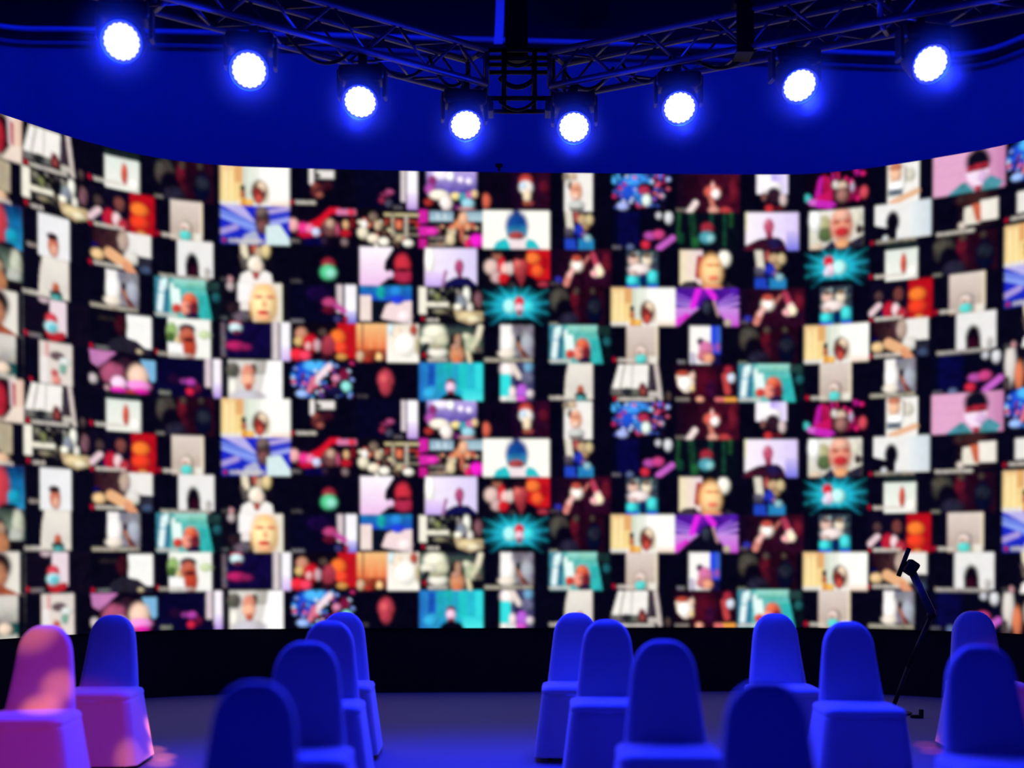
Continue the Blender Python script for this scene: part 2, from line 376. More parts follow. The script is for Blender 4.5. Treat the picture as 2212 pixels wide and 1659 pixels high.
pic('blue_portrait', 'upright video tile of a dark scene with cream lamps and a blue jacket', 'R 33 0 100 82 #060410;L 42 2 46 38 16 #e0d8c8;V 34 36 52 60 #6a6070 #1a1438;E 60 12 6 12 #a84a48;E 74 18 11 11 #c0a078;E 90 18 9 12 #c8b488;E 80 34 9 8 #a88460;E 66 44 11 16 #2030b0;E 78 50 7 6 #7a5a80;R 34 60 65 84 #2044c0;R 65 60 100 84 #2482bc;E 86 58 9 8 #8ab8c0;L 62 50 62 76 6 #080630')
pic('dark_pink_glasses', 'dark blue video tile of a person in glowing pink glasses', 'B #04041a;R 14 0 60 74 #06063c;E 90 28 26 24 #03030f;E 104 8 7 8 #c0c0c8;E 125 12 9 14 #d8d8dc;E 85 52 14 9 #b048a0;E 104 49 13 10 #c84080;E 75 71 10 9 #d02840;L 104 78 134 56 13 #c860c8;E 42 77 9 7 #5a6a90;C 3 77 18 #6c6a70')
pic('green_stripes', 'dark video tile with dim green stripes and a masked face', 'B #060a10;L 8 5 5 60 8 #1c4a28;L 35 0 42 75 14 #143a24;L 80 0 78 34 9 #0f3c30;L 108 0 108 70 8 #14402c;L 122 0 122 28 9 #1e5028;E 12 56 8 12 #144a30;E 45 66 9 12 #1c5a2c;E 70 35 14 13 #a02838;E 70 54 17 14 #4a9aa8;E 77 57 9 9 #8ac8cc')
pic('lilac_person', 'lilac video tile of a person seated before a pale wall', 'H 14 0 126 84 #faf0f8 #dac8f4;V 100 40 126 84 #cfc0f0 #6e70e4;R 14 0 19 40 #f0ecc8;E 63 30 11 17 #bc4c70;E 60 22 5 4 #d87890;R 57 42 71 60 #a03c5c;P 4,86 16,70 40,58 60,54 84,54 96,64 104,86 #3a1024;E 76 66 17 12 #221646;E 24 76 10 7 #5a1424')
pic('smiling_face', 'video tile of a broadly smiling man close up before greenery', 'V 10 0 126 82 #eceae0 #d8d4c4;E 42 30 14 20 #b0b080;E 45 52 17 16 #5a6a40;E 22 20 13 26 #f6f6f2;E 80 34 25 38 #e09078;E 80 12 16 12 #eab098;E 68 26 8 4 #b05848;E 92 26 8 4 #b05848;E 80 48 15 10 #c02c30;E 82 76 18 12 #e0a070;P 36,84 60,64 72,84 #2c2848;P 95,72 126,58 126,84 88,84 #2e2838;E 26 77 14 8 #d8c0a8;E 113 20 10 18 #d8d4c0;E 118 46 8 10 #3a2c2c')
pic('white_silhouette', 'white video tile with the black outline of a head', 'P 12,0 136,0 136,76 60,76 42,50 12,42 #ecebe8;H 90 0 136 74 #e8ecec #ccd8e0;E 52 38 15 23 #0a060c;P 34,82 42,40 62,42 60,82 #08050c;E 36 72 7 7 #c8ccd0;D 6 79;C 15 78 90 #a8a090')
pic('hat_portrait', 'upright video tile of a person in a brown hat before white walls', 'R 50 0 126 72 #16080c;E 78 14 32 14 #3a1c18;R 92 20 126 62 #efe8dc;P 62,30 90,28 92,66 60,66 #e8e0d0;P 75,26 92,24 94,62 84,62 #c86040;E 58 66 8 8 #d0c4b8;E 95 71 18 6 #1a0e0e;C 8 78 70;E 56 10 6 10 #3a2c28')
pic('white_patch', 'dark video tile with one bright white window', 'R 25 18 110 60 #e8e4de;D 3 70;C 12 69 40')
pic('blue_red_face', 'video tile of a red-lit face beside a blue wall', 'B #a03040;V 80 0 140 50 #062a60 #1478b0;V 80 44 140 82 #1478b0 #1c90c4;E 90 44 20 42 #c83c48;E 118 58 13 12 #18a0c0;E 108 82 20 10 #06040c')
pic('white_portrait', 'upright white video tile with a man low in the picture', 'R 33 0 100 82 #ecebec;E 65 58 12 21 #c06c54;E 63 41 12 7 #2c1616;E 67 68 9 12 #dca088;C 10 66 22 #a89c94')
pic('hand_dark', 'video tile of a large hand reaching across a dark room', 'H 10 0 78 62 #240810 #4a2c2c;R 78 0 132 46 #ece8e2;E 74 20 12 22 #b8a090;E 92 52 18 14 #d8d4cc;R 104 46 132 80 #262834;L 44 48 82 68 22 #e8b080;L 78 68 92 80 16 #e09870;E 20 55 14 11 #e6c08a;E 14 38 8 6 #0a0850;E 120 72 12 8 #3a4868;D 4 73;C 12 73 60')
pic('arch_silhouette', 'upright white video tile with a dark arch-shaped figure', 'R 48 0 124 75 #eae8e6;E 80 50 14 24 #0a0408;P 66,75 66,48 94,48 96,75 #120308;E 82 66 11 14 #2c0612;E 112 64 7 10 #b8b4b0;C 10 78 105 #bab2aa')
pic('white_coat', 'video tile of a man in a white coat with a red tie', 'R 36 0 104 82 #0a0710;L 47 0 50 24 14 #e8dcc0;L 43 26 48 48 9 #6a6058;E 68 10 6 12 #b04838;E 78 18 8 14 #c0a888;E 92 12 9 17 #e0c890;P 36,86 42,64 58,54 72,72 88,54 102,62 106,86 #f4efea;E 70 42 15 18 #efe6d4;E 77 48 9 14 #e8d4c0;E 72 66 6 9 #b04030;E 20 76 6 8 #b8888c;C 0 76 14 #444')
pic('dark_green_mask', 'black video tile of a red-lit face in a green mask', 'E 81 38 14 13 #a02838;E 81 56 18 17 #52c88c;E 86 58 11 10 #90dcc4;C 2 76 20 #4a4448')
pic('pink_bg_red_face', 'pale pink video tile of a dark-haired person with a red face', 'V 8 0 82 84 #fdf6fc #ecbce8;P 84,0 64,30 62,46 76,62 45,86 140,86 140,0 #0a0410;E 104 36 18 23 #c42c3c;E 106 62 23 14 #b02848;E 104 48 16 4 #4a0c18;E 76 58 8 8 #e8c0e0;R 124 0 140 82 #05040f')
pic('lilac_wave', 'lilac video tile of a person waving one hand', 'H 14 0 127 84 #f8ecf8 #d8ccf4;E 24 28 10 30 #fffaf0;V 14 50 60 84 #e8d0f4 #c4a8ec;E 89 40 10 16 #a84070;R 85 50 95 64 #8a3a68;P 48,86 60,72 80,62 108,62 127,78 127,86 #12104a;L 52 82 60 50 7 #a870a0')
pic('red_orange_man', 'video tile of a man in black before red and orange banners', 'B #0a060c;R 92 0 142 66 #cc1216;E 104 20 15 12 #f27430;E 114 46 12 13 #ec5c28;E 128 30 8 14 #a80c14;E 30 14 10 14 #8a5a44;E 30 6 10 6 #18100e;E 18 40 15 17 #dcbcb4;E 40 40 9 22 #d42030;E 48 44 10 14 #ecc0b8;E 58 42 7 14 #d8c8c0;E 30 62 13 12 #c8a8a4;E 44 64 12 12 #c81820;P 44,84 54,64 66,56 90,54 108,62 118,84 #08040a;P 68,58 90,58 80,82 #8a2a30;E 78 38 15 22 #bc4044;E 73 32 8 10 #d86860;E 78 18 13 6 #240c10;E 126 76 12 6 #a83040;E 62 77 7 5 #3a3234')
pic('maroon_pray', 'dark maroon video tile of a masked person with folded hands', 'H 0 0 140 82 #0a0414 #380818;E 112 62 34 22 #2e0820;E 128 30 10 20 #681424;E 62 34 15 15 #f0d8c8;E 62 20 12 7 #c04c3c;E 63 36 9 8 #fffcf6;L 78 30 88 16 6 #c06a60;L 37 74 44 56 14 #d88478;L 44 56 52 44 11 #f0b8b0;L 98 12 110 38 13 #b43c54;P 96,54 104,34 114,30 124,48 120,58 102,60 #f4d0c4;E 114 48 8 9 #fff2cc;E 100 52 7 7 #f8b0b4;E 20 66 9 7 #2c2ca0;C 2 74 18 #5a5058')
pic('kids_portrait', 'upright video tile of two children in turquoise shirts', 'R 34 0 102 82 #34404c;K 41 18 36 2 100 30 3 6 #8aa0a0 #5a7078 #c8b8a8 #2a343c;E 50 22 12 13 #e0b8a8;E 48 13 9 5 #5a4a44;E 78 23 11 13 #e8d8c0;E 78 13 9 5 #7a6850;E 62 42 24 12 #ecdcd8;E 48 50 10 6 #c8a8a0;R 34 56 65 82 #1c98a8;R 78 46 102 82 #1490a0;R 34 74 60 82 #1450cc;R 80 74 102 82 #1450cc;E 46 66 11 10 #40dcdc;E 90 58 10 14 #48dcdc;E 70 66 8 15 #062058')
pic('blond_face', 'video tile of a smiling blond person beside pale curtains', 'H 10 0 60 75 #f0e0b8 #ecd4dc;E 108 18 14 18 #f6f2e4;L 54 18 50 55 14 #a82c3c;P 0,84 20,68 45,66 60,84 #3a3038;E 78 46 26 38 #e8a060;E 82 45 22 34 #f8cc90;E 76 32 8 3 #d07840;E 92 32 8 3 #d07840;E 84 60 11 6 #e8785c;E 82 80 22 8 #e09060;P 104,84 116,70 140,84 #2c2430')
pic('cyan_burst', 'video tile of a red-capped person in front of a cyan starburst', 'B #04040f;G 68 40 62 34 #22b8cc;S 68 40 26 10 58 9 #28d4f0;E 68 40 26 18 #24ccd8;E 56 42 12 15 #b0f4f0;E 94 42 12 12 #40dce4;E 76 33 10 12 #dc1c30;E 76 46 9 11 #ecc0d0;E 76 56 6 7 #8a5a68;E 76 79 40 12 #04030a')
pic('cyan_burst_side', 'video tile of a red-capped person left of a cyan starburst', 'B #04040f;G 70 40 62 34 #22b8cc;S 68 40 26 10 58 9 #28d4f0;E 70 40 26 18 #24ccd8;E 74 42 15 15 #bcf6f2;E 52 28 11 12 #d41c30;E 55 46 10 13 #f0cce0;E 48 51 7 8 #e0d8ec;E 64 78 42 12 #04030a')
pic('woman_left', 'grey-green video tile of a long-haired woman at the left', 'B #4a5a50;V 60 0 140 40 #26322e #7a8878;E 126 30 12 30 #c0c4b0;E 88 46 16 28 #16100c;E 92 40 9 14 #a8846c;E 92 68 16 22 #b87850;E 122 52 14 16 #b0b4a8;R 108 60 140 82 #0a0608;R 40 0 74 82 #6a7a68')
pic('beige_portrait_low', 'upright beige video tile with a face at its lower edge', 'P 42,0 98,0 98,78 33,78 36,30 #e2dace;V 44 4 94 64 #eae4d8 #dad2ca;E 70 58 8 11 #b8583a;E 70 70 14 8 #221a1c;R 60 70 84 82 #3a8078;E 70 76 10 5 #4aa0a0;C 0 75 56')
pic('grey_portrait', 'upright grey video tile of a person leaning beside a white curtain', 'R 37 0 105 70 #827e8a;V 37 0 60 70 #f6f2f0 #efeae6;E 52 40 15 32 #f4f0ec;E 50 62 18 10 #ece0d0;E 92 40 13 24 #a8acb8;L 72 36 86 66 8 #a86850;E 74 30 5 8 #1a1014;L 84 58 92 70 8 #6a2c28;C 4 76 100 #c0b8a4')
pic('teal_man', 'teal video tile of a man with a red-lit face by a window', 'B #061014;P 0,0 108,0 116,82 0,82 #58bcb6;R 0 0 30 82 #3a88a0;L 16 10 10 66 12 #e4f4f4;L 42 18 46 54 20 #e6f8f2;E 24 12 8 12 #d0f0ec;L 28 4 26 70 4 #205c84;R 6 30 22 33 #60a8b8;V 40 0 110 20 #a4e4d8 #4eb0a2;R 70 6 100 9 #8ac4a0;R 108 2 136 20 #203a38;P 90,30 112,30 122,84 92,84 #30b4b2;E 75 50 17 22 #d84836;E 72 38 11 8 #e87048;E 65 60 11 16 #e8907c;E 84 62 10 16 #6a1c28;E 70 56 4 2 #5a1418;E 80 77 15 8 #120c38;E 46 62 10 10 #cc3c2e;E 130 34 9 10 #1c5a60;C 0 77 46')
pic('pale_face', 'video tile of a pale golden face filling half the picture', 'B #0a0810;R 35 0 66 40 #f8f4f2;R 40 36 58 58 #ece4e0;E 42 72 18 11 #6a6068;R 66 0 124 82 #f0e8da;E 88 44 29 46 #fbc27c;E 86 46 23 34 #ffe0a4;E 77 29 9 4 #d8805c;E 100 29 9 4 #d8805c;E 88 44 5 8 #f0a878;E 86 62 12 5 #d02c2c;E 88 72 14 6 #f4b080;R 116 4 124 82 #e8e2d0;E 20 8 8 10 #b8a8a8;E 25 55 10 12 #2a1a20;C 0 76 16 #555')
pic('dark_stripes_right', 'dark video tile of pink glasses beside two white stripes', 'B #05041a;E 60 20 26 16 #160638;R 98 0 111 60 #d8c8cc;R 116 0 142 66 #f8f4fa;V 118 56 140 84 #d8d0f4 #5a58d8;E 84 38 16 10 #b84078;L 98 46 114 56 12 #c850a0;E 82 54 14 8 #601028;E 100 74 8 8 #3a3a70;C 2 79 26 #777;E 118 74 5 8 #a02040')
pic('blue_aquarium', 'video tile of pale shapes under a blue aquarium-like ceiling', 'B #06081a;V 8 0 124 34 #1878b0 #2048c8;E 55 15 10 14 #18a8a8;E 90 12 14 12 #2888d8;R 34 32 62 80 #08101c;E 78 38 10 8 #1a3040;R 8 22 33 76 #f0dcd4;P 55,70 66,42 80,36 124,32 124,82 72,74 #f2d8d8;E 108 66 17 14 #f8e4e4;E 92 30 15 10 #2040d8')
pic('purple_rays', 'video tile of a dark figure bursting with purple rays', 'B #4c1496;V 0 42 140 82 #c890e0 #d050d8;L 0 12 40 28 5 #8a50d0;L 0 22 40 34 4 #a878e0;L 0 32 42 40 5 #b088e8;L 96 32 138 6 5 #9a60dc;L 96 37 138 19 4 #b080e0;L 96 43 138 32 6 #c090e8;E 130 5 12 8 #5018a8;E 62 10 10 12 #7018a8;L 52 0 38 40 13 #e424e4;L 70 0 86 20 13 #e028e0;P 0,88 28,62 54,42 62,26 80,22 95,50 112,72 106,88 #0a0818;E 70 42 9 14 #34384a;L 86 30 95 58 7 #b08890;E 116 75 8 9 #b8a890;L 0 76 26 58 10 #e030d0')
pic('portrait_cream', 'cream video tile of a man close to the left side', 'B #e6e0d4;E 86 28 26 30 #2a1814;E 84 46 20 26 #b87858;P 40,84 90,62 136,84 #a05030;R 129 0 140 82 #05040f')
pic('mask_pinkwhite', 'upright video tile of a red-capped person in a pale mask', 'B #0c0612;R 57 0 92 66 #e8d4dc;P 46,62 90,60 86,74 62,82 50,74 #b82028;E 60 38 13 12 #d03c48;E 60 53 15 12 #b0e0e8;E 62 55 9 8 #64c0cc;D 6 72;C 12 74 26 #8a8080;E 45 3 12 6 #c8b0b8')
pic('dark_bigwhite', 'dark video tile with a big white window behind a dim figure', 'B #05040c;R 80 4 132 70 #f6f4f0;E 68 28 13 20 #380c14;P 30,82 48,60 70,50 100,56 132,80 132,84 #24202e;E 106 78 7 5 #b8a888;C 20 18 34 #2a2420;D 5 77;C 14 78 28 #777')
pic('sunglass_man', 'video tile of a man in sunglasses before bright greenery', 'R 27 0 118 82 #f4f4ec;E 36 30 12 20 #90b468;E 33 42 9 12 #44642c;E 106 32 14 9 #c8d8a8;R 27 52 60 82 #f8f6f4;E 50 46 8 8 #d8c090;E 68 22 18 11 #222228;E 68 38 18 19 #b86048;E 74 60 15 26 #b84028;E 72 44 12 4 #2a1214;C 5 77 72 #b8b0a4;D 2 74')
pic('dark_frame', 'dark window-framed video tile with pink glasses and a white stripe', 'R 0 4 10 76 #6a6068;R 10 4 105 76 #0e0636;R 104 0 117 80 #d8ccce;R 121 0 142 82 #f8f4f8;V 122 50 142 82 #f0e8fa #d0b0f0;E 30 5 12 6 #c03050;E 30 14 13 11 #c8e4e8;E 32 23 9 5 #702040;E 30 52 20 10 #b02060;E 50 54 13 8 #801850')
pic('red_orange_crowd', 'video tile of a red-lit crowd with an orange banner', 'B #0a0408;R 100 0 140 75 #c01018;E 100 30 16 16 #f07028;E 105 52 14 12 #f04828;E 24 24 13 14 #c88a70;E 18 40 10 10 #d8b070;E 42 44 16 20 #c81420;E 38 50 7 9 #e0a8a8;E 57 48 8 13 #c8a0a8;E 80 48 15 22 #a83848;E 15 68 16 13 #e82838;E 32 70 12 10 #f04060;E 80 75 20 7 #2a0c18;E 108 72 12 7 #c89048;E 68 20 9 8 #5a4a44')
pic('orange_white', 'video tile split between a warm orange half and a cream half', 'V 0 0 68 58 #f4c080 #e86c3c;R 12 0 15 60 #5a2c18;R 30 4 33 56 #f0a868;R 50 4 52 56 #f0b070;V 0 54 68 84 #bc5430 #5a1c10;E 8 70 9 11 #d0b090;E 50 72 8 10 #f4c888;E 25 77 11 7 #a83020;E 36 66 8 10 #8a3018;R 40 78 66 84 #120818;V 68 0 140 84 #f0e4d0 #fdf8ee;E 78 12 9 12 #d4e4e8;E 92 20 10 14 #f4d8c0;E 128 14 9 13 #b04c3c;E 110 44 24 26 #fffaf0;E 136 45 4 20 #c0b080')
pic('woman_green', 'grey-green video tile of a long-haired woman among plants', 'B #3c4c44;R 60 0 122 8 #222a30;E 35 18 26 20 #f0eed6;E 20 34 18 12 #e4dfcc;E 50 34 16 14 #d0cfb0;R 0 56 60 82 #1a1210;R 10 40 24 64 #0a1014;E 42 60 22 12 #ece8da;E 40 48 18 6 #a8a888;E 112 42 20 20 #b0b898;E 104 26 10 8 #d4d8b8;R 112 60 140 82 #0a0608;L 136 0 128 30 12 #ece2c8;L 128 30 118 48 10 #d8d4b4;E 130 52 9 7 #6a5c50;L 108 60 112 80 9 #dcd0a8;E 84 44 17 26 #120c0a;E 86 34 8 14 #b08870;E 84 66 16 22 #cc8a62;E 84 76 8 10 #d8784c;E 80 48 9 6 #c09078;D 12 66;C 20 76 40')
pic('white_blue_portrait', 'upright video tile of a pink-faced person between white and blue', 'R 32 0 80 82 #f8f4f0;R 78 0 100 60 #2048e0;H 80 0 100 50 #1434e8 #4068c0;R 78 60 100 82 #101048;L 38 62 40 80 12 #c0b8cc;E 56 34 8 8 #221c44;E 68 50 16 18 #d070a0;E 66 66 18 13 #c06c78;E 74 70 11 10 #e8a07c;E 94 46 5 10 #a050a8;C 6 78 14 #888')
pic('grey_wall', 'video tile of a pale wall above dark teal', 'B #d4cfc6;V 40 20 140 52 #d0ccc4 #a09a94;R 40 52 140 82 #16564c;E 98 64 15 12 #e8d0b8;R 125 0 140 82 #06040c;C 66 79 54')
pic('graffiti_portrait', 'upright pale video tile with pink and green scribbles', 'R 34 0 104 82 #e0d4cc;R 46 2 54 30 #dca0a0;E 72 26 16 9 #5a4a50;E 88 36 13 10 #d8dcd8;E 84 50 8 10 #80b09c;E 66 60 8 8 #c05a58;E 70 73 10 9 #e08a80;R 36 30 50 82 #ece4e0;D 16 78')
pic('pink_concert', 'video tile of two performers in bright pink stage light', 'B #0a0410;P 0,2 58,2 38,20 18,36 4,28 #c078b0;P 108,12 140,12 140,52 132,58 118,36 #7ab4dc;E 76 26 16 14 #3a1c30;E 50 46 26 22 #a85070;E 103 48 22 26 #ecc8b0;E 62 64 16 14 #f8d0ec;E 104 66 26 11 #f090d8;E 108 77 18 6 #e020a8;E 62 78 18 7 #e028b0;E 8 60 10 10 #c8b8bc;E 38 76 6 6 #b89098;E 88 80 12 4 #c84048')
pic('dark_stripes_wide', 'dark blue video tile with pink glasses and wide white stripes', 'B #060428;E 40 46 14 10 #1c0624;R 106 0 119 60 #dccad0;R 123 0 140 72 #f8f0f8;V 124 50 140 82 #f0e0fa #b090e0;E 62 50 10 6 #7a3078;E 76 51 11 8 #b840a8;E 74 71 9 8 #d02040;E 90 64 8 10 #601030;C 8 76 22 #887')
pic('white_shirt_man', 'video tile of a man in a pale shirt before white shelves', 'R 15 0 124 84 #dcd8d2;E 25 22 14 18 #605c50;R 70 0 92 30 #b0aca4;P 96,0 124,0 124,84 78,84 #fdfcfa;E 25 60 9 22 #ece8dc;E 55 78 34 14 #c4c0c8;E 66 20 6 14 #3a2420;E 55 28 13 20 #d88a70;E 55 43 14 14 #f0b090;E 56 57 8 8 #c05a44')
pic('dark_red_face', 'black video tile of a single red-lit face', 'E 65 38 18 22 #c04050;E 65 54 13 18 #b03848;E 62 36 9 9 #dc5c60;C 2 74 20 #4a4448')
pic('teal_person', 'turquoise video tile of a pale-faced person in black', 'H 0 0 140 84 #2470c4 #28ccd6;R 20 4 36 50 #1850b0;R 40 2 52 60 #20a4b8;V 54 0 74 50 #1cb4b0 #24a4c4;R 76 4 86 70 #26a4c4;R 88 2 104 60 #22c8c8;R 108 0 120 70 #26b8cc;R 124 2 140 82 #34dce0;R 24 50 40 70 #2c98d0;E 25 66 16 12 #34acdc;V 96 56 140 84 #2cd0d8 #50e8e8;E 70 43 10 9 #5a1428;E 70 53 10 12 #f0c4dc;E 70 66 8 6 #8a2838;P 42,84 54,70 70,66 90,70 102,84 #06040c')
pic('cyan_purple_portrait', 'upright video tile of cyan and purple shapes', 'R 37 0 105 84 #44446a;E 52 14 16 18 #f4e8e4;R 37 24 58 72 #34e0e0;L 60 2 76 30 12 #e8d8d0;E 95 8 10 13 #6aa0c0;E 92 32 13 13 #6a6a88;R 37 72 70 84 #d8e8e0;E 75 44 9 7 #06083a;E 82 62 12 17 #b45cd4;E 62 64 7 14 #f0d8d8;E 98 66 8 9 #d8c8d0;E 80 78 12 5 #d850c8;E 45 78 8 5 #f0ece8')
pic('maroon_white_mask', 'dark maroon video tile of a large pale mask and a gloved hand', 'B #1c0412;E 62 42 32 38 #460818;E 80 56 12 20 #34082a;P 2,26 16,18 40,20 42,44 30,62 20,62 6,48 #f4dcc8;E 22 42 14 16 #fffcf4;E 18 21 15 6 #b84830;E 40 26 4 10 #e0b8a8;E 38 52 5 8 #e8c890;L 110 26 116 60 14 #c04040;E 124 30 9 11 #d0d8ea;E 118 13 10 9 #a02838;L 92 77 110 77 9 #e07070;L 112 77 132 77 9 #f0a040;E 55 77 9 6 #e8a088;C 2 77 28 #9a9088')
pic('white_dress', 'video tile of a pale dress beside a warm orange shape', 'B #0a060c;E 14 30 12 44 #d8d0c8;E 32 56 10 30 #d87850;R 0 56 12 82 #4a3c3c;E 70 40 24 30 #c8b8a8')

LAYOUT = [
 'red_cream curtain_man red_figure dark_group yellow_selfie dark_white_patch dark_stripes concert masked_maroon portrait_man_white confetti_mask red_hand cap_portrait pink_hair white_shirt_portrait pink_mask confetti',
 'beige_wall kitchen red_orange beige_mask blue_rays red_robots cream_figures magenta_city blue_hair blue_portrait dark_pink_glasses green_stripes lilac_person smiling_face white_silhouette hat_portrait white_patch',
 'blue_red_face white_portrait hand_dark arch_silhouette white_coat dark_green_mask pink_bg_red_face lilac_wave red_orange_man maroon_pray kids_portrait blond_face blue_portrait cyan_burst_side red_figure dark_group yellow_selfie',
 'woman_left beige_portrait_low grey_portrait teal_man pale_face dark_stripes_right blue_aquarium kitchen cyan_burst dark_group yellow_selfie purple_rays maroon_pray kids_portrait red_orange beige_mask blue_rays',
 'portrait_cream mask_pinkwhite dark_bigwhite sunglass_man dark_frame red_orange_crowd orange_white woman_green grey_portrait teal_man beige_mask white_blue_portrait dark_group yellow_selfie hand_dark arch_silhouette white_coat',
 'grey_wall graffiti_portrait pink_concert dark_stripes_wide white_shirt_man confetti dark_red_face teal_person cyan_purple_portrait beige_portrait_low curtain_man maroon_white_mask teal_man beige_mask grey_portrait dark_pink_glasses white_dress',
]
CW, CH = 140, 82
YY, XX = np.mgrid[0:CH, 0:CW].astype(np.float32) + 0.5

def paint(ops):
    A = np.zeros((CH, CW, 3), np.float32)
    A[:] = srgb('#05040e')
    def put(mask, c):
        A[:] = A * (1 - mask[..., None]) + np.asarray(c, np.float32) * mask[..., None]
    def sm(d, s=1.6):
        return np.clip(0.5 + d / s, 0, 1)
    def ell(cx, cy, rx, ry, c, k=1.0):
        q = np.sqrt(((XX - cx) / rx) ** 2 + ((YY - cy) / ry) ** 2)
        m_ = sm((1 - q) * min(rx, ry), max(2.5, 0.4 * min(rx, ry))) * k
        shade = 1.14 - 0.34 * np.clip(q, 0, 1) ** 2 - 0.20 * np.clip((XX - cx) / rx, -1, 1) - 0.16 * np.clip((YY - cy) / ry, -1, 1)
        if min(rx, ry) < 3:
            shade = shade * 0 + 1
        A[:] = A * (1 - m_[..., None]) + np.asarray(c, np.float32) * (m_ * shade)[..., None]
    def seg(x0, y0, x1, y1, w, c):
        dx, dy = x1 - x0, y1 - y0
        t = np.clip(((XX - x0) * dx + (YY - y0) * dy) / (dx * dx + dy * dy + 1e-6), 0, 1)
        d = np.hypot(XX - x0 - t * dx, YY - y0 - t * dy)
        put(sm(w / 2 - d, 2.0), c)
    def rect_mask(x0, y0, x1, y1):
        return np.minimum(np.minimum(sm(XX - x0), sm(x1 - XX)), np.minimum(sm(YY - y0), sm(y1 - YY)))
    for op in ops.split(';'):
        w = op.split()
        if not w:
            continue
        k = w[0]
        num = [float(v) for v in w[1:] if not v.startswith('#') and ',' not in v]
        cols = [srgb(v) for v in w[1:] if v.startswith('#')]
        if k == 'B':
            A[:] = cols[0]
        elif k == 'R':
            put(rect_mask(*num), cols[0])
        elif k in 'VH':
            x0, y0, x1, y1 = num
            t = np.clip((YY - y0) / (y1 - y0) if k == 'V' else (XX - x0) / (x1 - x0), 0, 1)[..., None]
            g = np.asarray(cols[0]) * (1 - t) + np.asarray(cols[1]) * t
            m = rect_mask(*num)[..., None]
            A[:] = A * (1 - m) + g * m
        elif k == 'E':
            ell(*num, cols[0])
        elif k == 'G':
            q = ((XX - num[0]) / num[2]) ** 2 + ((YY - num[1]) / num[3]) ** 2
            A[:] = A + np.exp(-3.0 * q)[..., None] * np.asarray(cols[0], np.float32)
        elif k == 'L':
            seg(*num, cols[0])
        elif k == 'P':
            pts = [tuple(float(q) for q in v.split(',')) for v in w[1:] if ',' in v]
            inside = np.zeros_like(XX, bool)
            for (ax, ay), (bx, by) in zip(pts, pts[1:] + pts[:1]):
                cond = (ay > YY) != (by > YY)
                with np.errstate(divide='ignore', invalid='ignore'):
                    inside ^= cond & (XX < (bx - ax) * (YY - ay) / (by - ay + 1e-9) + ax)
            put(inside.astype(np.float32), cols[0])
        elif k == 'D':
            ell(num[0], num[1], 4, 5, srgb('#b8102c'))
        elif k == 'C':
            x, y, wd = num
            c = cols[0] if cols else srgb(CAP)
            rr = random.Random(int(x * 7 + wd * 3))
            put(rect_mask(x, y - 3.6, x + wd, y + 3.6) * 0.5, c)
            px = x
            while px < x + wd:
                put(rect_mask(px, y - rr.uniform(2.5, 4.5), px + rr.uniform(2.0, 3.5), y + 3.2), c)
                px += rr.uniform(3.6, 6.5)
        elif k == 'K':
            seed, n, x0, y0, x1, y1, r0, r1 = num
            rr = random.Random(int(seed))
            for _ in range(int(n)):
                r = rr.uniform(r0, r1)
                ell(rr.uniform(x0, x1), rr.uniform(y0, y1), r, r * rr.uniform(0.7, 1.2), rr.choice(cols))
        elif k == 'S':
            cx, cy, n, r0, r1, wd = num
            for j in range(int(n)):
                a = 2 * math.pi * j / n + 0.1
                rr = r1 * (1.0 if j % 2 else 0.72)
                for t in range(5):
                    u = t / 5
                    m0, m1 = r0 + (rr - r0) * u, r0 + (rr - r0) * (u + 0.2)
                    c = [v * (1 - u) ** 1.2 for v in cols[0]]
                    seg(cx + m0 * math.cos(a) * 1.45, cy + m0 * math.sin(a), cx + m1 * math.cos(a) * 1.45, cy + m1 * math.sin(a), wd * (1 - 0.6 * u), c)
    return A

canvas = np.zeros((CH * NR, CW * NC, 3), np.float32)
cells = {n: paint(o) for n, o in PICS.items()}
grid = [row.split() for row in LAYOUT]
for r in range(NR):
    for c in range(NC):
        canvas[r * CH:(r + 1) * CH, c * CW:(c + 1) * CW] = cells[grid[r % 6][c]]
lum = canvas.max(axis=2, keepdims=True)
canvas *= 1.0 + 0.15 * lum
noise_rng = np.random.default_rng(3)
def soft_noise(step):
    g = noise_rng.uniform(-1, 1, (CH * 6 // step + 3, canvas.shape[1] // step + 3, 3)).astype(np.float32)
    y = np.arange(CH * 6) / step; x = np.arange(canvas.shape[1]) / step
    y0, x0 = y.astype(int), x.astype(int)
    fy, fx = (y - y0)[:, None, None], (x - x0)[None, :, None]
    fy, fx = fy * fy * (3 - 2 * fy), fx * fx * (3 - 2 * fx)
    q = (g[y0][:, x0] * (1 - fx) + g[y0][:, x0 + 1] * fx) * (1 - fy) + (g[y0 + 1][:, x0] * (1 - fx) + g[y0 + 1][:, x0 + 1] * fx) * fy
    return np.concatenate([q, q], axis=0)
# grain of the live pictures
nz = 0.5 * soft_noise(13) + 0.6 * soft_noise(7)
nz = 0.7 * nz.mean(axis=2, keepdims=True) * 1.6 + 0.3 * nz
amp = 0.45 * np.clip(1.05 - 1.35 * canvas.max(axis=2, keepdims=True), 0.08, 1)
canvas *= np.clip(1 + 1.6 * amp * nz, 0.2, 2.5)
# softness of the low resolution video
RAD = 5
pad = np.pad(canvas, ((RAD, RAD), (RAD, RAD), (0, 0)), mode='edge')
acc = np.zeros_like(canvas)
cnt = 0
for dy in range(-RAD, RAD + 1):
    for dx in range(-RAD, RAD + 1):
        if dx * dx + dy * dy <= RAD * RAD + 1:
            acc += pad[RAD + dy:RAD + dy + canvas.shape[0], RAD + dx:RAD + dx + canvas.shape[1]]
            cnt += 1
canvas = acc / cnt

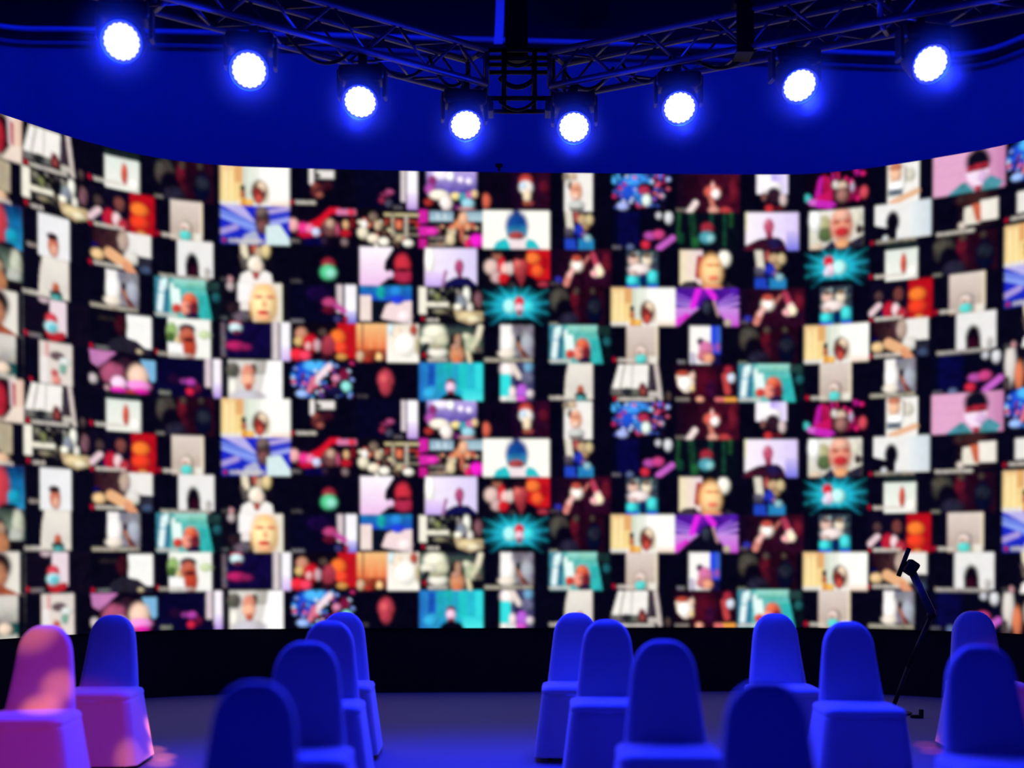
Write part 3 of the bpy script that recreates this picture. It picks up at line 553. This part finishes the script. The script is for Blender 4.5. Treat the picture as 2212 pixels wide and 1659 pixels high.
M_VIDEO = bpy.data.materials.new('lit_video_picture')
M_VIDEO.use_nodes = True
nt = M_VIDEO.node_tree
b = nt.nodes['Principled BSDF']
b.inputs['Base Color'].default_value = (0.01, 0.01, 0.012, 1)
b.inputs['Roughness'].default_value = 0.8
b.inputs['Specular IOR Level'].default_value = 0.1
at = nt.nodes.new('ShaderNodeAttribute')
at.attribute_name = 'picture'
nt.links.new(at.outputs['Color'], b.inputs['Emission Color'])
b.inputs['Emission Strength'].default_value = 0.95
M_VIDEO.cycles.emission_sampling = 'NONE'     # found by bounced rays, the wall is large

TH = (ZT - ZB) / NR
NV = 24
for r in range(NR):
    for c in range(NC):
        verts, colors, faces = [], [], []
        for j in range(NV + 1):
            z = ZT - TH * (r + j / NV)
            v = min(max(r * CH + j / NV * CH - 0.5, 0), canvas.shape[0] - 1.001)
            v0 = int(v); fv = v - v0
            for i in range(SUB + 1):
                k = c * SUB + i
                pnt = curve[k] + normals[k] * 0.006
                verts.append((pnt.x, pnt.y - 11.8, z))
                u = min(max(c * CW + i / SUB * CW - 0.5, 0), canvas.shape[1] - 1.001)
                u0 = int(u); fu = u - u0
                q = ((canvas[v0, u0] * (1 - fu) + canvas[v0, u0 + 1] * fu) * (1 - fv)
                     + (canvas[v0 + 1, u0] * (1 - fu) + canvas[v0 + 1, u0 + 1] * fu) * fv)
                colors.extend((q[0], q[1], q[2], 1.0))
        for j in range(NV):
            for i in range(SUB):
                a = j * (SUB + 1) + i
                faces.append((a, a + SUB + 1, a + SUB + 2, a + 1))
        me = bpy.data.meshes.new('video_tile')
        me.from_pydata(verts, [], faces)
        ca = me.color_attributes.new('picture', 'FLOAT_COLOR', 'POINT')
        ca.data.foreach_set('color', colors)
        o = mesh_obj('video_tile', me, M_VIDEO, led)
        o['label'] = DESC[grid[r % 6][c]]

# ------------------------------------------------------------------ lighting truss
M_TRUSS = mat('truss_aluminium', '#7d7a92', 0.45, 0.55)
TZ0, TZ1, TW = 4.80, 5.05, 0.25

UNIT = {}
def unit_tube(r, material, seg=8):
    key = (r, material.name)
    if key not in UNIT:
        bm = bmesh.new()
        tube(bm, (0, 0, 0), (0, 0, 1), r, seg=seg)
        me = bpy.data.meshes.new('tube')
        bm.to_mesh(me); bm.free()
        me.polygons.foreach_set('use_smooth', [len(p.vertices) == 4 for p in me.polygons])
        me.materials.append(material)
        UNIT[key] = me
    return UNIT[key]

def rod(name, a, b, r, material, parent, seg=8):
    a, b = Vector(a), Vector(b)
    o = bpy.data.objects.new(name, unit_tube(r, material, seg))
    COL.objects.link(o)
    o.parent = parent
    o.location = a
    d = b - a
    o.rotation_mode = 'QUATERNION'
    o.rotation_quaternion = d.to_track_quat('Z', 'Y')
    o.scale = (1, 1, d.length)
    return o

def truss(label, start, end, bay=0.25):
    s, e = Vector((*start, 0)), Vector((*end, 0))
    L = (e - s).length
    root = empty('lighting_truss', (s.x, s.y, TZ0), math.atan2(e.y - s.y, e.x - s.x))
    tag(root, label, 'truss', 'lighting trusses')
    h = TZ1 - TZ0
    for y in (-TW / 2, TW / 2):
        for z in (0, h):
            rod('chord', (0, y, z), (L, y, z), 0.024, M_TRUSS, root, 10)
    n = int(L / bay)
    bay = L / n
    for i in range(n):
        x0, x1 = i * bay, (i + 1) * bay
        up = i % 2 == 0
        for y in (-TW / 2, TW / 2):
            rod('brace', (x0, y, 0 if up else h), (x1, y, h if up else 0), 0.0105, M_TRUSS, root, 6)
        for z in (0, h):
            s_ = 1 if up else -1
            rod('brace', (x0, -s_ * TW / 2, z), (x1, s_ * TW / 2, z), 0.0105, M_TRUSS, root, 6)
    for x in (0.0, L / 2, L):
        for z in (0, h):
            rod('cross_tube', (x, -TW / 2, z), (x, TW / 2, z), 0.02, M_TRUSS, root)
        for y in (-TW / 2, TW / 2):
            rod('cross_tube', (x, y, 0), (x, y, h), 0.02, M_TRUSS, root)
    return root, s, e

def left_y(x): return 8.44 + 0.73 * (x + 1.65)
def right_y(x): return 8.66 - 0.533 * (x - 1.93)
truss('metal lattice truss running from the centre corner out to the left', (-0.26, left_y(-0.26)), (-4.2, left_y(-4.2)))
truss('metal lattice truss running from the centre corner out to the right', (0.34, right_y(0.34)), (4.6, right_y(4.6)))

# corner block where the two trusses meet
M_DARKMETAL = mat('dark_steel', '#1a1a22', 0.5, 0.4)
corner = empty('truss_corner', (0.04, 9.62, TZ0 - 0.06))
tag(corner, 'dark steel corner frame joining the two trusses at the centre', 'truss corner')
for x in (-0.24, -0.10, 0.13, 0.27):
    for y in (-0.14, 0.14):
        rod('post', (x, y, 0), (x, y, 0.36), 0.016 if abs(x) > 0.2 else 0.02, M_DARKMETAL, corner)
for z in (0.0, 0.30, 0.36):
    for y in (-0.14, 0.14):
        rod('cross_bar', (-0.24, y, z), (0.27, y, z), 0.018, M_DARKMETAL, corner)
    for x in (-0.24, 0.27):
        rod('cross_bar', (x, -0.14, z), (x, 0.14, z), 0.018, M_DARKMETAL, corner)
for x in (-0.27, 0.30):
    bm = bmesh.new()
    box(bm, x - 0.09, -0.16, -0.10, x + 0.09, 0.02, -0.02, 0.012)
    obj('corner_clamp', bm, M_DARKMETAL, corner)

# hanging support column above the corner
post = empty('hanging_support', (0.035, 9.62, TZ1 + 0.01))
tag(post, 'thick black hanging column dropping onto the truss corner', 'support')
bm = bmesh.new()
box(bm, -0.085, -0.085, 0.0, 0.085, 0.085, 7.55 - TZ1 - 0.02, 0.006)
obj('column', bm, M_BLACK, post)
for dz, r in ((0.0, 0.014), (-0.16, 0.018), (-0.33, 0.012)):
    bm = bmesh.new()
    pts = []
    for k in range(13):
        t = k / 12
        pts.append((-0.13 + 0.27 * t, -0.12, dz - 0.28 * t * (1 - t) - 0.0))
    path_tube(bm, pts, r, 8)
    obj('safety_cable', bm, M_BLACK, post, True)

strip = empty('hanging_strip', (-0.105, 12.75, 6.47))
tag(strip, 'narrow pale cloth strip hanging just left of the thick black column', 'cloth strip')
bm = bmesh.new()
R_ = []
for k in range(9):
    t = k / 8
    x = -0.035 + 0.055 * t ** 1.5 + 0.006 * math.sin(t * 7)
    R_.append([(x - 0.045 + 0.01 * t, -0.006, t * 0.85), (x + 0.045, -0.012, t * 0.85), (x + 0.045, 0.006, t * 0.85), (x - 0.045 + 0.01 * t, 0.006, t * 0.85)])
vs_r = [[bm.verts.new(p) for p in r] for r in R_]
for a, b in zip(vs_r[:-1], vs_r[1:]):
    for k in range(4):
        bm.faces.new((a[k], a[(k + 1) % 4], b[(k + 1) % 4], b[k]))
bm.faces.new(vs_r[0]); bm.faces.new(vs_r[-1][::-1])
obj('strip_cloth', bm, mat('pale_strip_cloth', '#d8d8e4', 0.8), strip)
bm = bmesh.new()
box(bm, -0.05, -0.015, 0.83, 0.08, 0.02, 0.87, 0.006)
obj('top_batten', bm, M_DARKMETAL, strip)

# loose cables drooping along the trusses
M_CABLE = mat('black_cable', '#0b0b10', 0.6)
rng = random.Random(4)
def droop(p0, p1, sag, r, label):
    p0, p1 = Vector(p0), Vector(p1)
    bm = bmesh.new()
    pts = []
    for k in range(15):
        t = k / 14
        q = p0.lerp(p1, t)
        q.z -= sag * 4 * t * (1 - t)
        pts.append(q)
    path_tube(bm, pts, r, 6)
    o = obj('cable', bm, M_CABLE, None, True)
    tag(o, label, 'cable', 'cables hanging along the lighting trusses')
CABLES = [((-1.55, left_y(-1.55), 4.87), (-1.10, left_y(-1.10), 4.86), 0.17, 'black cable loop drooping under the left truss, outermost of three'),
          ((-1.02, left_y(-1.02), 4.90), (-0.62, left_y(-0.62), 4.88), 0.15, 'black cable loop drooping under the left truss, middle of three'),
          ((-0.60, left_y(-0.60) - 0.12, 4.90), (-0.32, left_y(-0.32), 4.92), 0.16, 'black cable loop drooping under the left truss, nearest the centre corner'),
          ((0.40, right_y(0.40), 4.93), (0.75, right_y(0.75), 4.90), 0.14, 'black cable loop drooping under the right truss, nearest the centre corner'),
          ((0.80, right_y(0.80), 4.93), (1.15, right_y(1.15), 4.90), 0.17, 'black cable loop drooping under the right truss, middle of three'),
          ((1.25, right_y(1.25), 4.90), (1.75, right_y(1.75), 4.88), 0.15, 'black cable loop drooping under the right truss, outermost of three')]
for p0, p1, sag, lab in CABLES:
    droop(p0, p1, sag, 0.012, lab)

# hoist bag and band strapped on the right truss
strap = empty('strap_band', (1.60, right_y(1.60), 4.72))
tag(strap, 'wide black strap wrapped around the right truss', 'strap')
bm = bmesh.new()
box(bm, -0.06, -0.19, 0.05, 0.06, -0.175, 0.37, 0.004)
obj('strap_front', bm, M_BLACK, strap)
bm = bmesh.new()
box(bm, -0.06, -0.19, 0.035, 0.06, 0.0, 0.05, 0.004)
obj('strap_underside', bm, M_BLACK, strap)
bm = bmesh.new()
box(bm, -0.06, -0.10, 0.40, 0.06, 0.06, 2.6, 0.02)
obj('lifting_sling', bm, M_BLACK, strap)

# ------------------------------------------------------------------ moving head lamps
M_BODY = mat('lamp_black_plastic', '#0c0c10', 0.45)
M_BEZEL = mat('lamp_bezel', '#15151c', 0.3)
M_LENS = mat('lit_lamp_lens', '#ffffff', 0.2, emit=(1.25, 1.35, 5.0), strength=1.0)
M_LENS.cycles.emission_sampling = 'NONE'
LR = 0.104
lens_pts = [(0, 0)]
for ring, cnt_ in ((1, 6), (2, 12), (3, 18)):
    for k in range(cnt_):
        a = 2 * math.pi * (k + 0.5 * (ring % 2)) / cnt_
        lens_pts.append((LR * 0.29 * ring * math.cos(a), LR * 0.29 * ring * math.sin(a)))
bm = bmesh.new()
lathe(bm, [(0.0, 0.010), (0.009, 0.0085), (0.0165, 0.003), (0.0185, -0.004)], 10)
lens_me = bpy.data.meshes.new('lens')
bm.to_mesh(lens_me); bm.free()
lens_me.materials.append(M_LENS)

def lamp_meshes():
    d = {}
    def done(key, bm, m, smooth=True):
        bmesh.ops.recalc_face_normals(bm, faces=bm.faces[:])
        me = bpy.data.meshes.new(key)
        bm.to_mesh(me); bm.free()
        me.materials.append(m)
        if smooth:
            me.polygons.foreach_set('use_smooth', [True] * len(me.polygons))
        d[key] = me
    bm = bmesh.new()                       # axis +Z is the beam
    lathe(bm, [(0.0, -0.30), (0.07, -0.30), (0.105, -0.27), (0.122, -0.20), (0.132, -0.10), (0.136, 0.0), (0.136, 0.012), (0.124, 0.014), (0.122, -0.012), (0.0, -0.012)], 32)
    done('head', bm, M_BODY)
    bm = bmesh.new()
    lathe(bm, [(0.118, -0.010), (0.128, -0.010), (0.132, 0.020), (0.124, 0.022), (0.118, -0.004)], 32)
    done('bezel', bm, M_BEZEL)
    bm = bmesh.new()
    box(bm, -0.16, -0.10, 0.0, 0.16, 0.10, 0.11, 0.03)
    done('base', bm, M_BODY, False)
    bm = bmesh.new()
    pts = [(0.0, 0.02), (0.0, -0.15), (0.012, -0.24), (0.0, -0.30)]
    box(bm, -0.013, -0.05, -0.17, 0.013, 0.05, 0.03, 0.010)
    done('yoke_arm', bm, M_BODY, False)
    bm = bmesh.new()
    box(bm, -0.03, -0.03, 0.10, 0.03, 0.03, 0.20, 0.008)
    done('clamp', bm, M_DARKMETAL, False)
    return d
LM = lamp_meshes()

LAMPS = [(-2.393, 7.731, 'round blue-white moving head lamp, leftmost on the left truss'),
         (-1.708, 8.185, 'round blue-white moving head lamp, second from the left edge'),
         (-1.054, 8.748, 'round blue-white moving head lamp, third from the left edge'),
         (-0.339, 9.215, 'round blue-white moving head lamp just left of the centre corner'),
         (0.456, 9.264, 'round blue-white moving head lamp just right of the centre corner'),
         (1.179, 8.865, 'round blue-white moving head lamp, third from the right edge'),
         (1.928, 8.449, 'round blue-white moving head lamp, second from the right edge'),
         (2.682, 8.078, 'round blue-white moving head lamp, rightmost on the right truss')]
TILT = [28, 30, 42, 46, 40, 40, 44, 36]
PAN = [6, 6, -2, 8, -4, -2, 8, 8]
LZ = 4.45
def moving_head(x, y, label, tilt, pan):
    left = x < 0
    ty = left_y(x) if left else right_y(x)
    ang = math.radians(pan)
    # face centre is (x, y, LZ); the head pivots half way along its body
    t = math.radians(tilt)
    beam = Vector((-math.sin(ang) * math.cos(t) * -1, -math.cos(ang) * math.cos(t), -math.sin(t)))
    piv = Vector((x, y, LZ)) - beam * 0.13
    root = empty('moving_head_lamp', (piv.x, piv.y, TZ0 - 0.13))
    tag(root, label, 'stage lamp', 'moving head lamps on the trusses')
    def part(name, me, M, parent=None):
        o = bpy.data.objects.new(name, me)
        COL.objects.link(o)
        o.parent = parent or root
        o.matrix_local = M
        return o
    rz = Matrix.Rotation(ang, 4, 'Z')
    part('base', LM['base'], rz @ Matrix.Translation((0, 0, -0.06)))
    zp = piv.z - (TZ0 - 0.13)
    for sx in (-1, 1):
        part('yoke_arm', LM['yoke_arm'], rz @ Matrix.Translation((sx * 0.160, 0, 0.0)))
    part('clamp', LM['clamp'], Matrix.Translation((0, ty - piv.y if abs(ty - piv.y) < 0.12 else 0.09, -0.03)))
    q = beam.to_track_quat('Z', 'Y').to_matrix().to_4x4()
    Mh = Matrix.Translation((0, 0, zp)) @ q @ Matrix.Translation((0, 0, 0.13))
    head = part('head', LM['head'], Mh)
    part('bezel', LM['bezel'], Matrix.Identity(4), head)
    for px, py in lens_pts:
        part('lens', lens_me, Matrix.Translation((px, py, 0.004)), head)
    l = spot('lamp_beam', Vector((x, y, LZ)) + beam * 0.24, Vector((x, y, LZ)) + beam * 3, 470, BLUE, 112, 0.6, 0.07)
    g = bpy.data.lights.new('lamp_spill', 'POINT')
    g.energy = 26
    g.color = (0.0, 0.02, 1.0)
    g.shadow_soft_size = 0.03
    go = bpy.data.objects.new('lamp_spill', g)
    go.location = Vector((x, y, LZ)) + beam * 0.05
    COL.objects.link(go)
for (x, y, lab), t, pn in zip(LAMPS, TILT, PAN):
    moving_head(x, y, lab, t, pn)

# ------------------------------------------------------------------ chairs in stretch covers
M_COVER = mat('white_chair_cover', '#bcbac8', 0.75, sheen=0.6, noise=0.03, nscale=30)
M_LEG = mat('chair_leg_steel', '#24242c', 0.4, 0.7)

def rrect(w, d, rc, n=6):
    """rounded rectangle ring, counter-clockwise"""
    pts = []
    for cx, cy, a0 in ((w / 2 - rc, d / 2 - rc, 0), (-w / 2 + rc, d / 2 - rc, 90), (-w / 2 + rc, -d / 2 + rc, 180), (w / 2 - rc, -d / 2 + rc, 270)):
        for k in range(n + 1):
            a = math.radians(a0 + 90 * k / n)
            pts.append((cx + rc * math.cos(a), cy + rc * math.sin(a)))
    return pts

def loft(bm, rings, cap0=True, cap1=True):
    R = [[bm.verts.new(p) for p in r] for r in rings]
    n = len(R[0])
    for a, b in zip(R[:-1], R[1:]):
        for k in range(n):
            bm.faces.new((a[k], a[(k + 1) % n], b[(k + 1) % n], b[k]))
    if cap0:
        bm.faces.new(R[0][::-1])
    if cap1:
        bm.faces.new(R[-1])

SEAT_Z = 0.47
def chair_meshes():
    d = {}
    def done(key, bm, m, smooth=True):
        bmesh.ops.recalc_face_normals(bm, faces=bm.faces[:])
        me = bpy.data.meshes.new(key)
        bm.to_mesh(me); bm.free()
        me.materials.append(m)
        if smooth:
            me.polygons.foreach_set('use_smooth', [True] * len(me.polygons))
        d[key] = me
    # backrest: leaning back, narrowing towards a rounded top
    bm = bmesh.new()
    rings = []
    N = 22
    for i in range(N + 1):
        u = i / N
        u = u if u < 0.6 else 0.6 + 0.4 * math.sin((u - 0.6) / 0.4 * math.pi / 2)
        z = SEAT_Z - 0.03 + u * 0.48
        hw = 0.187 - 0.058 * u
        if u > 0.70:
            t = (u - 0.70) / 0.30
            hw *= max(1 - t ** 2.3, 0.0) ** (1 / 2.1) * 0.86 + 0.14
        th = 0.085 - 0.03 * u
        if u > 0.88:
            th *= max(1 - ((u - 0.88) / 0.12) ** 2, 0.02) ** 0.5
        y = 0.150 + 0.125 * u + 0.02 * math.sin(u * math.pi)
        ring = rrect(2 * hw, max(th, 0.006), max(min(th, 2 * hw) * 0.46, 0.002), 5)
        rings.append([(px, y + py - 0.012 * (1 - (px / max(hw, 0.01)) ** 2) * (1 if py < 0 else 0), z) for px, py in ring])
    loft(bm, rings)
    done('backrest_cover', bm, M_COVER)
    # seat pad
    bm = bmesh.new()
    rings = []
    for w, dd, z in ((0.40, 0.40, SEAT_Z - 0.07), (0.435, 0.435, SEAT_Z - 0.055), (0.442, 0.442, SEAT_Z - 0.025), (0.425, 0.425, SEAT_Z - 0.006), (0.36, 0.36, SEAT_Z + 0.006), (0.15, 0.15, SEAT_Z + 0.010)):
        rings.append([(x, y - 0.015, z) for x, y in rrect(w, dd, min(0.06, w / 3), 6)])
    loft(bm, rings)
    done('seat_cover', bm, M_COVER)
    # skirt hanging to the floor with soft corner folds
    bm = bmesh.new()
    rings = []
    for i in range(13):
        u = i / 12
        z = SEAT_Z - 0.035 - u * (SEAT_Z - 0.035 - 0.035)
        w, dd = 0.436 + 0.085 * u, 0.436 + 0.075 * u
        ring = rrect(w, dd, 0.06, 8)
        n = len(ring)
        out = []
        for k, (x, y) in enumerate(ring):
            a = math.atan2(y, x)
            f = 1 + u * (0.030 * math.cos(4 * a + math.pi) + 0.020 * math.sin(11 * a + 0.6) + 0.013 * math.sin(17 * a))
            out.append((x * f, y * f - 0.015, z))
        rings.append(out)
    loft(bm, rings, True, False)
    done('skirt', bm, M_COVER)
    bm = bmesh.new()
    tube(bm, (0, 0, 0.0), (0, 0, 0.40), 0.013, seg=10)
    done('leg', bm, M_LEG)
    return d
CM = chair_meshes()
def chair(x, y, rot, label):
    root = empty('covered_chair', (x, y, 0), math.radians(rot))
    tag(root, label, 'chair', 'chairs in white stretch covers')
    for name in ('backrest_cover', 'seat_cover', 'skirt'):
        o = bpy.data.objects.new(name, CM[name])
        COL.objects.link(o)
        o.parent = root
    for sx in (-1, 1):
        for sy in (-1, 1):
            o = bpy.data.objects.new('leg', CM['leg'])
            COL.objects.link(o)
            o.parent = root
            o.location = (sx * 0.17, sy * 0.17 - 0.015, 0)
    return root
CHAIRS = [(-2.530, 6.837, 4, 'covered chair lit pink with orange streaks at the far left'),
          (-2.543, 8.014, 3, 'covered chair standing behind the pink-lit chair at the left'),
          (-0.862, 4.20, 0, 'nearest covered chair left of the central aisle, cut off by the lower picture edge'),
          (-0.900, 5.542, 2, 'second nearest covered chair left of the aisle, behind the nearest one'),
          (-1.059, 7.326, 2, 'third covered chair back in the line left of the aisle'),
          (-1.125, 8.409, 2, 'farthest covered chair in the line left of the aisle'),
          (0.414, 8.340, -2, 'farthest covered chair just right of the aisle, nearest the aisle'),
          (0.554, 7.432, -2, 'third covered chair back in the line right of the aisle'),
          (0.673, 5.633, -2, 'second nearest covered chair right of the aisle'),
          (0.848, 4.20, 0, 'nearest covered chair right of the aisle, dark front, cut off at the lower edge'),
          (1.716, 8.206, -2, 'far covered chair directly behind the nearest dark right-hand chair'),
          (1.925, 7.223, -3, 'covered chair with broad bright seat standing alone beside the folding stand'),
          (3.140, 8.549, -3, 'farthest covered chair at the right edge, touched by pink light'),
          (1.978, 5.312, -2, 'large covered chair at the right edge in front of the pink-touched one')]
for x, y, rot, lab in CHAIRS:
    c_ = chair(x, y - 0.278, rot, lab)
    if y < 4.5:
        c_.scale = (0.955, 0.955, 0.955)

# ------------------------------------------------------------------ folding stand and small bits
M_STAND = mat('stand_tube_grey', '#55557a', 0.5, 0.2)
st = empty('folding_stand', (3.28, 10.2, 0))
tag(st, 'dark angled boom stand in front of the video wall at the right', 'stand')
rod('upper_arm', (3.30 - 3.28, 0.1, 1.16), (3.46 - 3.28, 0.1, 0.83), 0.034, M_STAND, st)
rod('lower_arm', (3.455 - 3.28, 0.1, 0.80), (3.27 - 3.28, 0.1, 0.38), 0.020, mat('stand_tube_black', '#15151d', 0.5), st)
rod('lower_arm', (3.27 - 3.28, 0.1, 0.38), (3.12 - 3.28, 0.05, 0.02), 0.018, M_BLACK, st)
rod('boom', (3.27 - 3.28, 0.1, 1.36), (3.185 - 3.28, 0.1, 1.13), 0.020, M_BLACK, st)
bm = bmesh.new()
bmesh.ops.create_uvsphere(bm, u_segments=12, v_segments=8, radius=0.04)
o = obj('elbow_joint', bm, M_BLACK, st, True); o.location = (0.18, 0.1, 0.81)
bm = bmesh.new()
box(bm, -0.05, -0.05, -0.06, 0.05, 0.05, 0.06, 0.02)
o = obj('camera_head', bm, M_BLACK, st); o.location = (0.0, 0.08, 1.20); o.rotation_euler = (0, 0.6, 0)
bm = bmesh.new()
lathe(bm, [(0.0, 0.0), (0.16, 0.0), (0.16, 0.015), (0.03, 0.03), (0.0, 0.03)], 24)
o = obj('base_plate', bm, M_BLACK, st); o.location = (-0.16, 0.05, 0)

fp = empty('floor_clamp', (3.24, 9.98, 0))
tag(fp, 'small black clamp lying on the floor beside the lone bright chair', 'clamp')
bm = bmesh.new(); box(bm, -0.05, -0.02, 0.0, 0.03, 0.02, 0.025, 0.006); obj('clamp_body', bm, M_BLACK, fp)
bm = bmesh.new(); box(bm, 0.02, -0.02, 0.0, 0.05, 0.02, 0.07, 0.006); obj('clamp_jaw', bm, M_BLACK, fp)

br = empty('clip_bracket', (-0.122, 11.80, ZT))
tag(br, 'tiny dark clip bracket on the top edge of the video wall', 'bracket')
bm = bmesh.new(); box(bm, -0.012, -0.03, 0.0, 0.012, 0.02, 0.05, 0.004); obj('stem', bm, M_DARKMETAL, br)
bm = bmesh.new(); box(bm, -0.035, -0.045, 0.03, 0.035, 0.01, 0.06, 0.008); obj('clip', bm, M_DARKMETAL, br)

# ------------------------------------------------------------------ lens bloom of the lamps, imitated by an added scattering haze
HALO_R, HALO_D = 0.34, 1.6
hz = bpy.data.materials.new('lamp_halo')
hz.use_nodes = True
nt = hz.node_tree
nt.nodes.remove(nt.nodes['Principled BSDF'])
vsn = nt.nodes.new('ShaderNodeVolumeScatter')
vsn.inputs['Color'].default_value = (1, 1, 1, 1)
tc_ = nt.nodes.new('ShaderNodeTexCoord')
ln_ = nt.nodes.new('ShaderNodeVectorMath'); ln_.operation = 'LENGTH'
mr_ = nt.nodes.new('ShaderNodeMapRange')
mr_.inputs['From Min'].default_value = 0.0
mr_.inputs['From Max'].default_value = HALO_R
mr_.inputs['To Min'].default_value = 1.0
mr_.inputs['To Max'].default_value = 0.0
pw_ = nt.nodes.new('ShaderNodeMath'); pw_.operation = 'POWER'; pw_.inputs[1].default_value = 2.2
ml_ = nt.nodes.new('ShaderNodeMath'); ml_.operation = 'MULTIPLY'; ml_.inputs[1].default_value = HALO_D
nt.links.new(tc_.outputs['Object'], ln_.inputs[0])
nt.links.new(ln_.outputs['Value'], mr_.inputs['Value'])
nt.links.new(mr_.outputs['Result'], pw_.inputs[0])
nt.links.new(pw_.outputs[0], ml_.inputs[0])
nt.links.new(ml_.outputs[0], vsn.inputs['Density'])
vsn.inputs['Anisotropy'].default_value = 0.0
nt.links.new(vsn.outputs[0], nt.nodes['Material Output'].inputs['Volume'])
bm = bmesh.new()
bmesh.ops.create_icosphere(bm, subdivisions=3, radius=HALO_R)
hme = bpy.data.meshes.new('halo')
bm.to_mesh(hme); bm.free()
hme.materials.append(hz)
PLACE = ['leftmost', 'second from left', 'third from left', 'centre left', 'centre right', 'third from right', 'second from right', 'rightmost']
for (x, y, _), pl in zip(LAMPS, PLACE):
    h = bpy.data.objects.new('halo', hme)
    h.location = (x, y - 0.05, LZ - 0.02)
    COL.objects.link(h)
    h['kind'] = 'stuff'
    h['label'] = 'added lens-bloom haze around the %s stage lamp' % pl
    h['category'] = 'halo'
    h['group'] = 'haze around the lamps'
